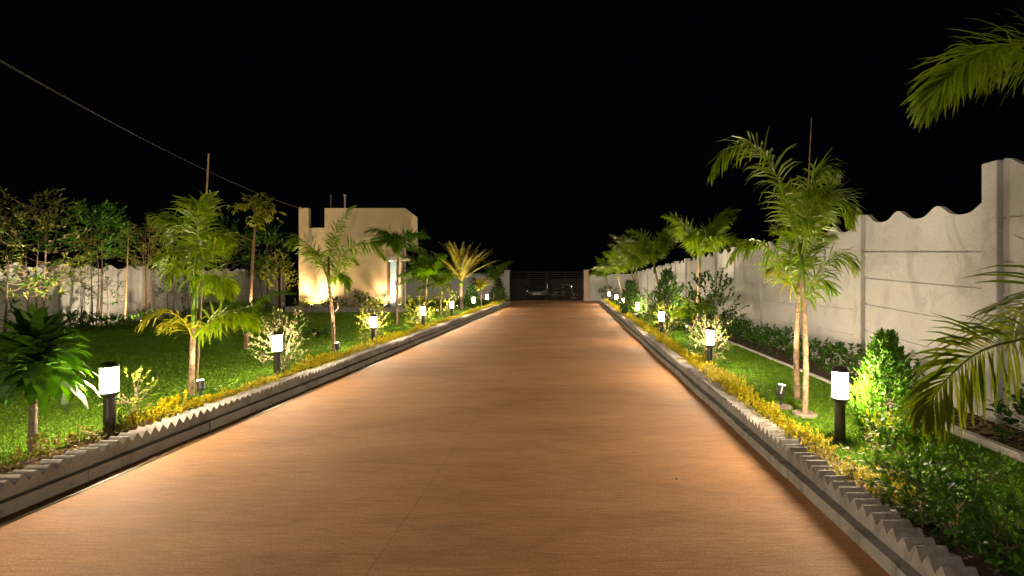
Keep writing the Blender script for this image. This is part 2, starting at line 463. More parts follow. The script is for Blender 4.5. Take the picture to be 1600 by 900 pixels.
# far wall either side of the gate
wf = thing('boundary_wall', 'plain grey plastered wall between the small building and the left gate pillar', 'wall', (-8, YG, 0))
for i in range(4):
    x0 = -4.12 - (i + 1) * 2.2
    panel('panel', wf, (x0 + .004, YG, 0), (1, 0, 0), (0, 1, 0), 2.192, -.05, 1.66, 4, False, 0, 'wall_plain', .12)
    mb = MB(); mb.box(x0 - .06, x0 + .06, YG - .035, YG + .13, -.05, 1.69); mb.build('post', M['wall_plain'], wf, bevel=.01)
wf = thing('boundary_wall', 'short plain plastered wall from the pinkish gate pillar to the tall right wall', 'wall', (2.2, YG, 0))
panel('panel', wf, (.97, YG, 0), (1, 0, 0), (0, 1, 0), 2.72, -.05, 1.62, 4, False, 0, 'wall_plain', .12)
mb = MB(); mb.box(2.30, 2.42, YG - .035, YG + .13, -.05, 1.65); mb.build('post', M['wall_plain'], wf, bevel=.01)

# ------------------------------------------------------------ gate, pillars
def pillar(x0, x1, label, m):
    t = thing('gate_pillar', label, 'pillar', ((x0 + x1) / 2, YG, 0))
    mb = MB(); mb.box(x0, x1, YG - .18, YG + .2, -.1, 1.80); mb.build('shaft', M[m], t, bevel=.012)
    mb = MB(); mb.box(x0 - .02, x1 + .02, YG - .2, YG + .22, 1.803, 1.86); mb.build('cap', M[m], t, bevel=.01)
pillar(-4.12, -3.80, 'grey concrete gate pillar at the left end of the dark metal gate', 'wall_plain')
pillar(.66, .96, 'pinkish plastered gate pillar at the right end of the dark metal gate', 'pillar')
gl0, gl1 = -3.76, .62
mid = (gl0 + gl1) / 2
def gate_leaf(x0, x1, label, lock):
    t = thing('gate_leaf', label, 'gate', ((x0 + x1) / 2, YG, 0), 'leaves of the driveway gate')
    mb = MB()
    for xa in (x0, x1 - .06): mb.box(xa, xa + .06, YG - .03, YG + .03, .05, 1.76)
    mb.box(x0 + .062, x1 - .062, YG - .029, YG + .029, 1.70, 1.755); mb.box(x0 + .062, x1 - .062, YG - .029, YG + .029, .06, .12)
    mb.build('frame', M['gate_metal'], t, bevel=.004)
    xm = (x0 + x1) / 2
    mb = MB(); mb.box(xm - .03, xm + .03, YG - .036, YG + .026, .125, 1.695); mb.build('mullion', M['gate_metal'], t)
    for k in range(13):
        z = .18 + k * .116
        mb = MB(); mb.box(x0 + .062, x1 - .062, YG - .012, YG + .012, z, z + .042); mb.build('slat', M['gate_metal'], t)
    mb = MB(); mb.box(x0 + .10, x1 - .10, YG - .045, YG - .039, .40, .66)
    if lock:
        mb = MB(); mb.tube([(x0 + .03, YG - .05, .75), (x0 + .03, YG - .05, 1.05)], .018, 8); mb.build('drop_bolt', M['steel'], t)
gate_leaf(gl0, mid - .01, 'left leaf of the dark slatted driveway gate next to the grey pillar', False)
gate_leaf(mid + .01, gl1, 'right leaf of the dark slatted driveway gate next to the pinkish pillar', True)

# dark side gate in the left wall
t = thing('side_gate', 'dark metal sheet gate between the left wall and the small building', 'gate', (-12.9, 20.8, 0))
mb = MB(); mb.box(-12.92, -12.86, 20.05, 21.9, .12, 1.70); mb.build('sheet', M['gate_metal'], t, bevel=.004)
for yy in (19.95, 21.95):
    mb = MB(); mb.box(-12.95, -12.83, yy - .05, yy + .05, .0, 1.74); mb.build('gate_post', M['steel'], t)
mb = MB(); mb.box(-12.855, -12.83, 20.9, 20.98, .5, 1.55); mb.build('handle_bar', M['gate_metal'], t)

# ---------------------------------------------------------------- building
YB = 17.2
bd = thing('guard_house', 'cream plastered flat-roofed small building with a notch in its parapet', 'building', (-8.5, YB, 0))
o = MB()
o.prism([(-10.52,.05),(-7.17,.05),(-7.17,2.6),(-6.46,2.6),(-6.46,4.05),(-9.53,4.05),(-9.53,3.29),(-10.15,3.29),(-10.15,4.05),(-10.52,4.05)], 'y', YB, YB + .16)
o.build('front_wall', M['house'], bd, fixn=True)
o = MB(); o.prism([(YB + .161, 2.6), (YB + 1.45, 2.6), (YB + 1.45, 3.88), (YB + .161, 4.05)], 'x', -6.60, -6.461)
o.build('side_parapet', M['house'], bd, fixn=True)
o = MB(); o.box(-6.458, -6.44, YB + .02, YB + 1.44, 2.6, 2.86); o.build('side_band', M['trim'], bd)
o = MB(); o.box(-10.36, -6.602, YB + .161, YB + 1.44, 2.62, 2.80); o.build('roof', M['house_dark'], bd)
o = MB(); o.box(-10.52, -10.361, YB + .161, YB + 1.44, .05, 2.81); o.build('side_wall', M['house'], bd)
o = MB(); o.box(-10.36, -7.311, YB + 1.30, YB + 1.44, .05, 2.6); o.build('rear_wall', M['house'], bd)
o = MB(); o.box(-7.31, -7.171, YB + .161, YB + .75, .05, 2.6); o.build('entry_wall', M['house'], bd)
o = MB(); o.box(-7.17, -6.74, YB + .75, YB + .9, .05, 2.59); o.build('entry_back_wall', M['trim'], bd)
o = MB(); o.box(-7.165, -7.07, YB + .12, YB + .22, .06, 2.2); o.build('door_frame', M['brown'], bd)
d = MB(); d.box(-7.068, -6.83, YB + .15, YB + .20, .07, 2.17); d = d.build('door', M['door'], bd, bevel=.004)
h_ = MB(); h_.tube([(-6.87, YB + .12, 1.0), (-6.87, YB + .12, 1.22)], .012, 8); h_.build('handle', M['steel'], d)
o = MB(); o.box(-6.83, -6.76, YB + .16, YB + .24, .06, 2.17); o.build('door_frame', M['brown'], bd)
o = MB(); o.box(-6.74, -6.60, YB + .02, YB + .18, .05, 2.0); o.build('column', M['trim'], bd, bevel=.006)
o = MB(); o.prism([(-7.16, 2.02), (-6.22, 2.02), (-6.22, 2.10), (-6.32, 2.17), (-7.16, 2.20)], 'y', YB - .35, YB - .003); o.build('canopy', M['trim'], bd, fixn=True)
o = MB(); o.box(-8.2, -6.9, YB - .012, YB - .002, 2.91, 2.93); o.build('ledge', M['house'], bd)
o = MB(); o.box(-8.79, -8.76, YB - .016, YB - .002, .35, 3.85); o.build('drain_pipe', M['house'], bd)
o = MB(); o.lathe([(.0,.0),(.05,.0),(.05,.02),(.0,.02)], 14, (-6.93, YB - .16, 1.995)); o.build('entry_lamp', M['cool'], bd)
mb = MB(); mb.tube([(-8.95, YB + .4, 2.8), (-8.95, YB + .4, 4.62)], .035, 8); mb.tube([(-8.95, YB + .4, 4.58), (-8.95, YB + .4, 4.64)], .055, 8)
tag(mb.build('vent_pipe', plain('pipe_pvc', (.5, .48, .46), .5)), 'pale capped vent pipe standing on the roof of the small building', 'pipe')
mb = MB(); mb.tube([(-9.47, YB + .35, 2.8), (-9.47, YB + .35, 4.62)], .035, 8)
tag(mb.build('roof_post', M['bark_dark']), 'dark plain post on the small building roof beside the parapet notch', 'post')

# planter in front of the building
t = thing('planter', 'low grey planter bed along the foot of the cream building', 'planter', (-8.5, 16.8, LAWN))
mb = MB(); mb.box(-10.6, -6.4, 16.5, 16.6, .05, .30); mb.box(-6.5, -6.4, 16.601, 17.19, .05, .30); mb.box(-10.6, -10.5, 16.601, 17.19, .05, .30)
mb.build('planter_wall', M['kerb'], t)
mb = MB(); mb.box(-10.499, -6.501, 16.601, 17.19, .05, .25); mb.build('planter_soil', M['soil'], t)

# ------------------------------------------------------------------- lamps
def make_bollard(loc, label):
    t = thing('bollard_lamp', label, 'lamp', loc, 'bollard lamps beside the driveway')
    x, y, z = loc
    mb = MB(); mb.lathe([(.055, -.03), (.055, .012), (.038, .022), (.036, .30), (.040, .315), (.060, .33), (.063, .337), (.063, .352), (.053, .355)], 20, loc)
    mb.build('post', M['black_metal'], t, smooth=False)
    mb = MB(); mb.lathe([(.050, .356), (.053, .40), (.052, .52), (.048, .548)], 14, loc)
    mb.build('diffuser', M['lamp'], t, smooth=True)
    for k in range(4):
        a = .6 + k * math.pi / 2; cx_, cy_ = x + .0565 * math.cos(a), y + .0565 * math.sin(a)
        mb = MB(); mb.tube([(cx_, cy_, z + .345), (cx_, cy_, z + .556)], .0026, 6); mb.build('guard_rod', M['black_metal'], t)
    mb = MB(); mb.lathe([(.056, .549), (.060, .553), (.060, .563), (.050, .580), (.024, .592), (0, .595)], 20, loc)
    mb.build('cap', M['black_metal'], t)
    return t
first = None
def bollard(x, y, label):
    global first
    loc = (x, y, LAWN - .012)
    if first is None:
        first = make_bollard(loc, label); return first
    c = copy_tree(first, loc, R(0, 6)); c.rotation_euler.x = R(-.02, .02); c.rotation_euler.y = R(-.02, .02)
    c['label'] = label
    return c
left_lamps = [(171, 'nearest bollard lamp on the left, beside the broad-leaved plant'), (433, 'bollard lamp in front of the pink-tipped variegated shrub'),
              (583, 'bollard lamp wrapped by a lime shrub, third on the left kerb'), (661, 'bollard lamp left of the drive just past the thin palm by the building door'),
              (706, 'bollard lamp in front of the date palm with stiff olive fronds'), (740, 'second bollard lamp from the gate on the left kerb'),
              (761, 'bollard lamp closest to the gate on the left kerb')]
LL = []
for px, lb in left_lamps:
    y = F * 3.72 / (VX - px); LL.append(y); bollard(-3.72, y, lb)
right_lamps = [(1312, 2.05, 'nearest bollard lamp on the right, beside the bright green conical conifer'), (1108, 1.88, 'bollard lamp glowing through a variegated shrub right of the drive'),
               (1033, 1.88, 'bollard lamp in front of the dark conical conifer with the palm behind it'), (996, 1.88, 'fourth bollard lamp from the camera along the right kerb'),
               (974, 1.88, 'bollard lamp third from the gate along the right kerb'), (963, 1.88, 'bollard lamp second from the gate along the right kerb'),
               (952, 1.88, 'bollard lamp closest to the gate along the right kerb')]
RL = []
for px, xx, lb in right_lamps:
    y = F * xx / (px - VX); RL.append(y); bollard(xx, y, lb)
# the two rows go on behind the camera
bollard(-3.72, .9, 'bollard lamp behind the camera on the left kerb, one step back')
bollard(-3.72, -1.9, 'bollard lamp behind the camera on the left kerb, two steps back')

def spotlight(loc, aim, label, watts, cone=70, head=.034, slab=False, stake_h=.12, color=(1.0, .80, .52), blend=.6):
    loc = V(loc); aim = V(aim)
    t = thing('garden_spotlight', label, 'spotlight', loc, 'garden spotlights')
    hz = loc + V((0, 0, stake_h))
    d = (aim - hz).normalized()
    mb = MB(); mb.tube([loc - V((0,0,.03)), hz], .012, 8); mb.box(loc.x - .03, loc.x + .03, loc.y - .012, loc.y + .012, loc.z + stake_h - .05, loc.z + stake_h - .015)
    mb.build('stake', M['black_metal'], t)
    mb = MB(); mb.tube([hz - d * .045, hz - d * .03, hz + d * .055, hz + d * .056], [head * .6, head * .95, head, head * .98], 16); mb.build('head', M['black_metal'], t)
    mb = MB(); mb.tube([hz + d * .058, hz + d * .062], [head * .86, head * .84], 14); mb.build('lens', M['lens'], t)
    if slab:
        mb = MB(); mb.lathe([(.10, -.01), (.105, .012), (.085, .022), (0, .024)], 11, loc); mb.build('base_stone', M['stone'], t)
    li = bpy.data.lights.new('beam', 'SPOT'); li.energy = watts; li.spot_size = rad(cone); li.spot_blend = blend
    li.color = color; li.shadow_soft_size = .025
    lo = bpy.data.objects.new('beam', li); COL.objects.link(lo)
    lo.location = hz + d * .075 - loc; lo.rotation_euler = d.to_track_quat('-Z', 'Y').to_euler()
    lo.parent = t
    return t

# ------------------------------------------------------------ plant makers
def catmull(pts, n):
    pts = [V(p) for p in pts]
    q = [pts[0] * 2 - pts[1]] + pts + [pts[-1] * 2 - pts[-2]]
    out = []
    m = len(pts) - 1
    for i in range(n + 1):
        u = i / n * m; k = min(int(u), m - 1); t = u - k
        a, b_, c, d = q[k], q[k+1], q[k+2], q[k+3]
        out.append(.5 * ((2*b_) + (c - a)*t + (2*a - 5*b_ + 4*c - d)*t*t + (3*b_ - a - 3*c + d)*t**3))
    return out

def frond(name, parent, pts, m, llen, lw, n=40, style='plume', droop=.55, r0=.011, t0=.14, hint=None, segs=3, spread=1.0, roll=0.0):
    """A feather leaf: a rachis through pts with leaflets down both sides."""
    mb = MB()
    N_ = 18
    c = catmull(pts, N_)
    mb.tube(c, [r0 * (1 - .8 * i / N_) for i in range(N_ + 1)], 5)
    flen = sum((c[i + 1] - c[i]).length for i in range(N_))
    n = max(9, int(n * 1.3 * min(1.15, flen / (3.2 * llen))))
    llen = min(llen, flen * .5)
    for i in range(n):
        t = t0 + (1 - t0) * (i + .5) / n
        u = t * N_; k = min(int(u), N_ - 1)
        p = c[k].lerp(c[k+1], u - k)
        T = (c[min(k+2, N_)] - c[max(k-1, 0)]).normalized()
        S = T.cross(V((0,0,1)))
        if S.length < .25: S = (hint.cross(T) if hint else T.orthogonal())
        S.normalize(); U = S.cross(T)
        if roll:
            cr, sr = math.cos(rad(roll)), math.sin(rad(roll)); S, U = S * cr + U * sr, U * cr - S * sr
        prof = (.55 + .6 * math.sin(math.pi * min(1, t * 1.05) ** .8)) * (1 if t < .85 else .75)
        for s in (-1, 1):
            if R(0, 1) < .04: continue
            a = rad((62 - 42 * t) + R(-9, 9)) * spread
            if style == 'plume':
                phi = rad(R(-80, 70))
            else:
                phi = rad(R(2, 26))
            d = T * math.cos(a) + (S * (s * math.cos(phi)) + U * math.sin(phi)) * math.sin(a)
            mb.leaf(p + d * r0 * .5, d, llen * prof * R(.82, 1.12), lw * R(.75, 1.2), droop * R(.3, 1.6), segs, U if abs(d.dot(U)) < .9 else None)
    return mb.build(name, M[m], parent)

def arc_pts(base, az, elev, length, droop, k=7):
    pts = [V(base)]; p = V(base); e = elev
    for i in range(k):
        t = (i + 1) / k
        ee = e - droop * t ** 1.4
        d = V((math.cos(az) * math.cos(ee), math.sin(az) * math.cos(ee), math.sin(ee)))
        p = p + d * length / k
        pts.append(p.copy())
    return pts

def trunk_mesh(name, parent, pts, r0, r1, m='bark', rings=True, n=9):
    c = catmull(pts, 26)
    rr = []
    for i in range(27):
        t = i / 26
        r = r0 + (r1 - r0) * t
        if rings and i % 3 == 0: r *= 1.10
        if i == 0: r *= 1.25
        rr.append(r)
    mb = MB(); mb.tube(c, rr, n)
    return mb.build(name, M[m], parent, smooth=True)

def palm(label, base, height, frond_len, nf, m='palm', style='plume', lean=(0, 0), llen=.22, lw=.022, tr=.035, n=30, group=None, cat='palm tree',
         erect=.55, droopy=1.35, dead=0, name='palm_tree', seed=None, shaft='palm_green', trunk_m='bark', segs=2):
    if seed is not None: random.seed(seed)
    base = V(base)
    t = thing(name, label, cat, base, group)
    top = base + V((lean[0], lean[1], height))
    trunk_mesh('trunk', t, [base - V((0,0,.04)), base + V((lean[0]*.2, lean[1]*.2, height*.45)), top], tr, tr * .62, trunk_m)
    mb = MB(); mb.tube([top - V((0,0,height*.16)), top - V((0,0,height*.08)), top + V((0,0,.05))], [tr*.66, tr*.85, tr*.4], 8)
    mb.build('crown_shaft', M[shaft], t, smooth=True)
    a0 = R(0, 6.28)
    for i in range(nf):
        az = a0 + i * 2.399 + R(-.3, .3)
        el = rad(erect * 90 + R(-22, 28)) if i > 1 else rad(R(68, 84))
        pts = arc_pts(top + V((0, 0, R(-.05, .04))), az, min(el, rad(86)), frond_len * R(.8, 1.1), droopy * R(.7, 1.15))
        frond('frond', t, pts, m, llen * .92, lw * .9, int(n * 2.1), style, .45, .010, hint=V((math.cos(az), math.sin(az), 0)), segs=segs)
    return t

def plant_leaves(mb, tips, n_per, ll, lw, droop=.3, segs=2, spread=.9, tw=.12):
    """Leaves along short twigs: tips is a list of (point, direction)."""
    for p, d in tips:
        for k in range(n_per):
            t = (k + .5) / n_per
            q = p + d * (t * tw)
            e = (d * (.35 + .5 * t) + V((R(-1, 1), R(-1, 1), R(-.6, 1))) * spread).normalized()
            mb.leaf(q, e, ll * R(.7, 1.2), lw * R(.75, 1.2), droop * R(.3, 1.5), segs, V((R(-.5,.5), R(-.5,.5), 1)))

def shrub(name, label, base, rx, hgt, m, ntwig=60, n_per=9, ll=.05, lw=.022, cat='shrub', group=None, stems=7, z0=.0, droop=.3, tw=.12, lump=1.0, seed=None, spread=.9, stem_m='bark_dark'):
    if seed is not None: random.seed(seed)
    base = V(base)
    t = thing(name, label, cat, base, group)
    mb = MB(); ms = MB()
    cz = z0 + (hgt - z0) * .52; rz = (hgt - z0) * .5
    tips = []
    while len(tips) < ntwig:
        u = V((R(-1, 1), R(-1, 1), R(-1, 1)))
        if not .12 < u.length < 1: continue
        u = u * (u.length ** -.35) if u.length > 0 else u
        if u.length > 1: u.normalize()
        lumpy = 1 + .35 * lump * noise.noise(u * 2.1 + base)
        p = base + V((u.x * rx * lumpy, u.y * rx * lumpy, cz + u.z * rz * lumpy))
        if p.z < base.z + .015: p.z = base.z + R(.015, .05)
        d = (u + V((0, 0, .55)) + V((R(-.4, .4), R(-.4, .4), 0))).normalized()
        tips.append((p, d))
    for i in range(stems):
        p, d = tips[i * len(tips) // stems]
        r = max(.004, hgt * .008)
        mid_ = base + V(((p.x - base.x) * .35, (p.y - base.y) * .35, (p.z - base.z) * .55))
        ms.tube([base + V((R(-.02,.02), R(-.02,.02), -.03)), mid_, p], [r, r * .7, r * .35], 5)
    for p, d in tips[::2]:
        ms.tube([p - d * tw * .8, p + d * tw], [.0028, .0012], 3, False)
    plant_leaves(mb, tips, n_per, ll, lw, droop, 2, spread, tw)
    ms.build('stems', M[stem_m], t); mb.build('foliage', M[m], t)
    return t

def tree(name, label, base, z0, z1, rx, m, stems=3, ntwig=160, n_per=8, ll=.10, lw=.03, cat='tree', group=None, bark='bark_dark', tr=.03, droop=.4, gap=.0, seed=None, tw=.22, splay=.25, taper=0.0):
    """A slim tree: trunk with limbs, and a loose crown with holes in it."""
    if seed is not None: random.seed(seed)
    base = V(base)
    t = thing(name, label, cat, base, group)
    ms = MB(); mb = MB()
    cz = (z0 + z1) / 2; rz = (z1 - z0) / 2
    tips = []; guard = 0
    while len(tips) < ntwig and guard < ntwig * 60:
        guard += 1
        u = V((R(-1, 1), R(-1, 1), R(-1, 1)))
        if u.length > 1: continue
        w = 1 - taper * (u.z * .5 + .5)
        p = V((u.x * rx * w, u.y * rx * w, u.z * rz))
        if noise.noise(p * (1.6 / max(rx, .3)) + base * 3.1) < gap: continue
        if abs(u.length) < R(0, .75): continue
        d = (V((u.x, u.y, u.z * .3)) + V((0, 0, .45)) + V((R(-.35, .35), R(-.35, .35), R(-.2, .3)))).normalized()
        tips.append((base + V((0, 0, cz - base.z)) + p, d))
    anchors = []
    for i in range(stems):
        a = 6.28 * i / stems + R(-.6, .6); off = .04 + .05 * (stems > 1)
        foot = base + V((math.cos(a) * off, math.sin(a) * off, -.04))
        hd = base + V((math.cos(a) * rx * splay * R(.4, 1.2), math.sin(a) * rx * splay * R(.4, 1.2), z0 - base.z + (z1 - z0) * R(.55, .85)))
        md = foot.lerp(hd, .5) + V((R(-.07, .07), R(-.07, .07), 0))
        c = catmull([foot, md, hd], 12)
        ms.tube(c, [tr * .7 * (1 - .7 * k / 12) for k in range(13)], 7)
        anchors += c[5:]
    for p, d in tips[::3]:
        a = min(anchors, key=lambda q: (q - p).length + (1.0 if q.z > p.z else 0))
        ms.tube([a, a.lerp(p, .55) + V((0, 0, -.03)), p + d * tw * .5], [tr * .35, tr * .22, tr * .08], 4, False)
    plant_leaves(mb, tips, n_per, ll, lw, droop, 2, .8, tw)
    ms.build('trunk', M[bark], t, smooth=True); mb.build('crown', M[m], t)
    return t

def conifer(label, base, r, hgt, m, n=420, seed=None, name='conifer', group='conical conifers', ll=.05):
    if seed is not None: random.seed(seed)
    base = V(base)
    t = thing(name, label, 'conifer', base, group)
    mb = MB(); ms = MB()
    ms.tube([base - V((0,0,.03)), base + V((0,0,hgt*.5)), base + V((0,0,hgt*.9))], [.02, .014, .004], 7)
    for i in range(n):
        z = (i + .5) / n
        z = z ** 1.25
        prof = (min(1, (z + .06) / .26) ** .55) * (max(0, 1 - max(0, (z - .22) / .80)) ** .68)
        a = i * 2.39996 + R(-.3, .3)
        rr = r * prof * R(.5, 1.0) * (1 + .22 * noise.noise(V((math.cos(a) * 1.8, math.sin(a) * 1.8, z * 5)) + base))
        o = V((math.cos(a), math.sin(a), 0))
        p = base + o * rr + V((0, 0, .03 + z * hgt * .93))
        d = (o * R(.35, .8) + V((0, 0, 1)) + V((R(-.5,.5), R(-.5,.5), 0))).normalized()
        side = d.cross(o + V((0, 0, .01))).normalized()
        L_ = R(.75, 1.2) * ll * 1.7
        ms.tube([base + V((0, 0, p.z - base.z - .02)), p], [.0035, .002], 3, False) if i % 5 == 0 else None
        for k in range(9):                      # one flat scaly spray
            q = p + d * (L_ * k / 9)
            s = -1 if k % 2 else 1
            e = (d + side * s * R(.5, 1.0) + o * R(-.15, .3)).normalized()
            mb.leaf(q, e, ll * R(.6, 1.1) * (1 - .04 * k), ll * .34, -.15, 2, V((R(-1,1), R(-1,1), R(-1,1))))
    ms.build('trunk', M['bark_dark'], t); mb.build('foliage', M[m], t)
    return t

# ------------------------------------------------- the two near-field palms
g3 = LAWN
# palm with yellow lower fronds on the left lawn
Yp = 4.78
def pp(*a): return [P(x, y, Yp + (a[i][2] if len(a[i]) > 2 else 0)) for i, (x, y) in enumerate([(q[0], q[1]) for q in a])]
random.seed(11)
pl = thing('palm_tree', 'young palm with bright yellow lower fronds and a tall bamboo stake on the left lawn', 'palm tree', (P(298, 618, Yp).x, Yp, g3))
trunk_mesh('trunk', pl, [V((P(299,0,Yp).x, Yp, g3 - .04)), P(300, 560, Yp), P(303, 500, Yp), P(306, 440, Yp)], .027, .020)
mb = MB(); mb.tube([P(302, 515, Yp), P(305, 460, Yp), P(309, 415, Yp)], [.024, .030, .016], 8); mb.build('crown_shaft', M['palm_green'], pl, smooth=True)
for q, m_, ll in (
    (((303,532),(288,502,-.1),(264,488,-.2),(240,492,-.3),(228,504,-.34)), 'palm_yellow', .26),
    (((303,528),(292,512,.1),(272,500,.2),(252,512,.3)), 'palm_yellow', .24),
    (((304,528),(325,505,-.1),(352,492,-.2),(382,490,-.25),(404,508,-.25)), 'palm', .26),
    (((304,524),(322,512,.12),(345,500,.25),(368,510,.3)), 'palm_yellow', .22),
    (((305,470),(325,445,.1),(350,432,.2),(368,448,.3)), 'palm', .26),
    (((307,440),(322,428,-.1),(346,436,-.2),(362,462,-.25)), 'palm', .24),
    (((306,440),(296,395,-.1),(282,355,-.15),(266,338,-.2),(256,345,-.2)), 'palm', .25),
    (((307,430),(302,385,.15),(288,350,.25),(270,352,.3),(262,378,.3)), 'palm', .25),
    (((308,430),(314,380,0),(320,335,-.05),(330,306,-.08)), 'palm', .22),
    (((308,425),(310,370,-.2),(306,330,-.3),(300,318,-.35)), 'palm', .24),
    (((308,430),(326,390,-.1),(346,368,-.2),(362,376,-.25)), 'palm', .22),
    (((308,432),(322,395,.2),(340,380,.3),(356,400,.35)), 'palm', .22),
    (((306,445),(290,425,-.2),(272,420,-.3),(258,442,-.35)), 'palm', .26),
    (((306,440),(288,410,0),(268,396,.05),(252,404,.05)), 'palm', .26)):
    frond('frond', pl, pp(*q), m_, ll * R(.95, 1.2), .024, 36 if m_ == 'palm' else 24, 'plume' if m_ == 'palm' else 'flat', .75, .009, t0=.12, segs=3)
st = MB(); st.tube([V((P(306,0,Yp+.14).x, Yp + .14, .02)), P(317, 420, Yp + .14), P(326, 240, Yp + .14)], [.010, .009, .007], 8)
tag(st.build('bamboo_stake', M['bamboo']), 'tall thin bamboo stake rising above the palm on the left lawn', 'stake')

# twin palms on the right
Yr = 4.1
def pr(*a): return [P(q[0], q[1], Yr + (q[2] if len(q) > 2 else 0)) for q in a]
random.seed(12)
p1 = thing('palm_tree', 'tall right-hand palm with a long arching frond and a stone ring at its foot', 'palm tree', (P(1257,0,Yr).x, Yr, g3))
trunk_mesh('trunk', p1, [V((P(1257,0,Yr).x, Yr, g3 - .04)), P(1259, 580, Yr), P(1257, 500, Yr), P(1252, 430, Yr)], .027, .020)
mb = MB(); mb.tube([P(1256, 470, Yr), P(1252, 420, Yr), P(1250, 380, Yr)], [.021, .026, .014], 8); mb.build('crown_shaft', M['palm_green'], p1, smooth=True)
mb = MB(); mb.tube([P(1256, 400, Yr), P(1263, 290, Yr), P(1268, 184, Yr)], [.008, .006, .003], 6); mb.build('spear', M['bamboo'], p1)
for q, m_, ll in (
    (((1250,410),(1238,350,-.05),(1222,295,-.15),(1196,245,-.25),(1160,225,-.35),(1128,245,-.4),(1112,272,-.42)), 'palm', .22),
    (((1252,395),(1258,330,.1),(1268,285,.15),(1286,262,.2),(1304,276,.2)), 'palm', .22),
    (((1253,400),(1272,345,-.1),(1296,315,-.2),(1320,318,-.25),(1331,348,-.25)), 'palm', .22),
    (((1252,400),(1262,350,-.2),(1276,310,-.4),(1292,300,-.5)), 'palm', .2),
    (((1252,400),(1262,345,.3),(1282,322,.5),(1306,340,.6)), 'palm', .2),
    (((1251,405),(1244,350,.25),(1236,310,.4),(1226,290,.5)), 'palm', .2)):
    frond('frond', p1, pr(*q), m_, ll * 1.15, .018, 62, 'plume', .7, .009, t0=.16, segs=3)
mb = MB(); mb.lathe([(.105, -.02), (.11, .015), (.09, .026), (.04, .024)], 11, (P(1257,0,Yr).x, Yr, g3)); mb.build('base_stone', M['stone'], p1)
Yr = 4.65
p2 = thing('palm_tree', 'palm with drooping lower fronds just behind the stone-ringed palm on the right', 'palm tree', (P(1246,0,Yr).x, Yr, g3))
trunk_mesh('trunk', p2, [V((P(1246,0,Yr).x, Yr, g3 - .04)), P(1244, 560, Yr), P(1246, 500, Yr), P(1250, 445, Yr)], .032, .020)
mb = MB(); mb.tube([P(1247, 490, Yr), P(1251, 450, Yr), P(1254, 415, Yr)], [.022, .027, .014], 8); mb.build('crown_shaft', M['palm_green'], p2, smooth=True)
for q, m_, ll in (
    (((1248,470),(1228,425,-.1),(1200,388,-.2),(1168,378,-.3),(1140,404,-.35)), 'palm', .25),
    (((1250,470),(1236,440,.2),(1216,415,.35),(1192,425,.45)), 'palm_yellow', .22),
    (((1252,470),(1272,435,-.1),(1298,405,-.2),(1322,398,-.3),(1337,418,-.3)), 'palm', .24),
    (((1252,480),(1266,455,-.1),(1284,436,-.2),(1302,452,-.3)), 'palm', .22),
    (((1252,450),(1262,405,.2),(1280,372,.3),(1302,366,.4)), 'palm', .22),
    (((1251,450),(1240,405,.1),(1228,372,.2),(1212,356,.25)), 'palm', .22),
    (((1252,455),(1256,400,0),(1260,360,0),(1268,335,0)), 'palm', .2)):
    frond('frond', p2, pr(*q), m_, ll * 1.12, .021, 44, 'plume', .75, .009, t0=.14, segs=3)

# palm whose trunk stands right of the picture: its fronds hang into it
random.seed(13)
Yn = 2.62
bx = 3.22
p3 = thing('palm_tree', 'close palm on the far right whose long fronds hang in front of the wall', 'palm tree', (bx, Yn, g3))
trunk_mesh('trunk', p3, [V((bx, Yn, g3 - .04)), V((bx - .02, Yn, .55)), V((bx - .03, Yn, .95))], .05, .038)
mb = MB(); mb.tube([V((bx - .03, Yn, .8)), V((bx - .03, Yn, 1.0)), V((bx - .03, Yn, 1.35))], [.04, .05, .02], 9); mb.build('crown_shaft', M['palm_green'], p3, smooth=True)
def pn(*a): return [P(q[0], q[1], q[2]) for q in a]
frond('frond', p3, [V((bx - .04, Yn, 1.05))] + pn((1652,505,2.6),(1600,529,2.55),(1551,541,2.5),(1514,560,2.46),(1479,593,2.42),(1456,624,2.40),(1444,648,2.38)), 'palm_near', .34, .018, 46, 'flat', .42, .010, t0=.16, segs=4, roll=62)
frond('frond', p3, [V((bx - .03, Yn, 1.1))] + pn((1690,440,2.7),(1640,452,2.75),(1600,478,2.8),(1572,510,2.84)), 'palm_near', .40, .018, 26, 'flat', .38, .010, t0=.25, segs=4, roll=60)
frond('frond', p3, arc_pts((bx - .03, Yn, 1.2), rad(20), rad(60), 1.5, 1.3), 'palm_olive', .34, .025, 30, 'flat', .7, .010, segs=3)
frond('frond', p3, arc_pts((bx - .03, Yn, 1.2), rad(-70), rad(55), 1.4, 1.3), 'palm_olive', .34, .025, 30, 'flat', .7, .010, segs=3)
# a taller palm behind it carries the frond at the top right
Yt = 3.1
bx = 4.02 - .55
p4 = thing('palm_tree', 'tall palm out at the right whose single frond reaches into the dark sky', 'palm tree', (bx, Yt, g3))
trunk_mesh('trunk', p4, [V((bx, Yt, g3 - .04)), V((bx + .03, Yt, 1.2)), V((bx, Yt, 2.2))], .06, .04)
mb = MB(); mb.tube([V((bx, Yt, 2.0)), V((bx, Yt, 2.3)), V((bx, Yt, 2.75))], [.042, .052, .02], 9); mb.build('crown_shaft', M['palm_green'], p4, smooth=True)
frond('frond', p4, [V((bx - .01, Yt, 2.6))] + pn((1660,78,3.05),(1600,68,2.95),(1551,77,2.9),(1517,91,2.86),(1490,110,2.83),(1465,138,2.81),(1450,166,2.8)), 'palm', .38, .017, 92, 'plume', .28, .011, t0=.1, segs=4, spread=.8, roll=55)
for az, el in ((15, 55), (80, 60), (-60, 50)):
    frond('frond', p4, arc_pts((bx, Yt, 2.65), rad(az), rad(el), 1.5, 1.3), 'palm_olive', .36, .022, 34, 'plume', .5, .011, segs=3)

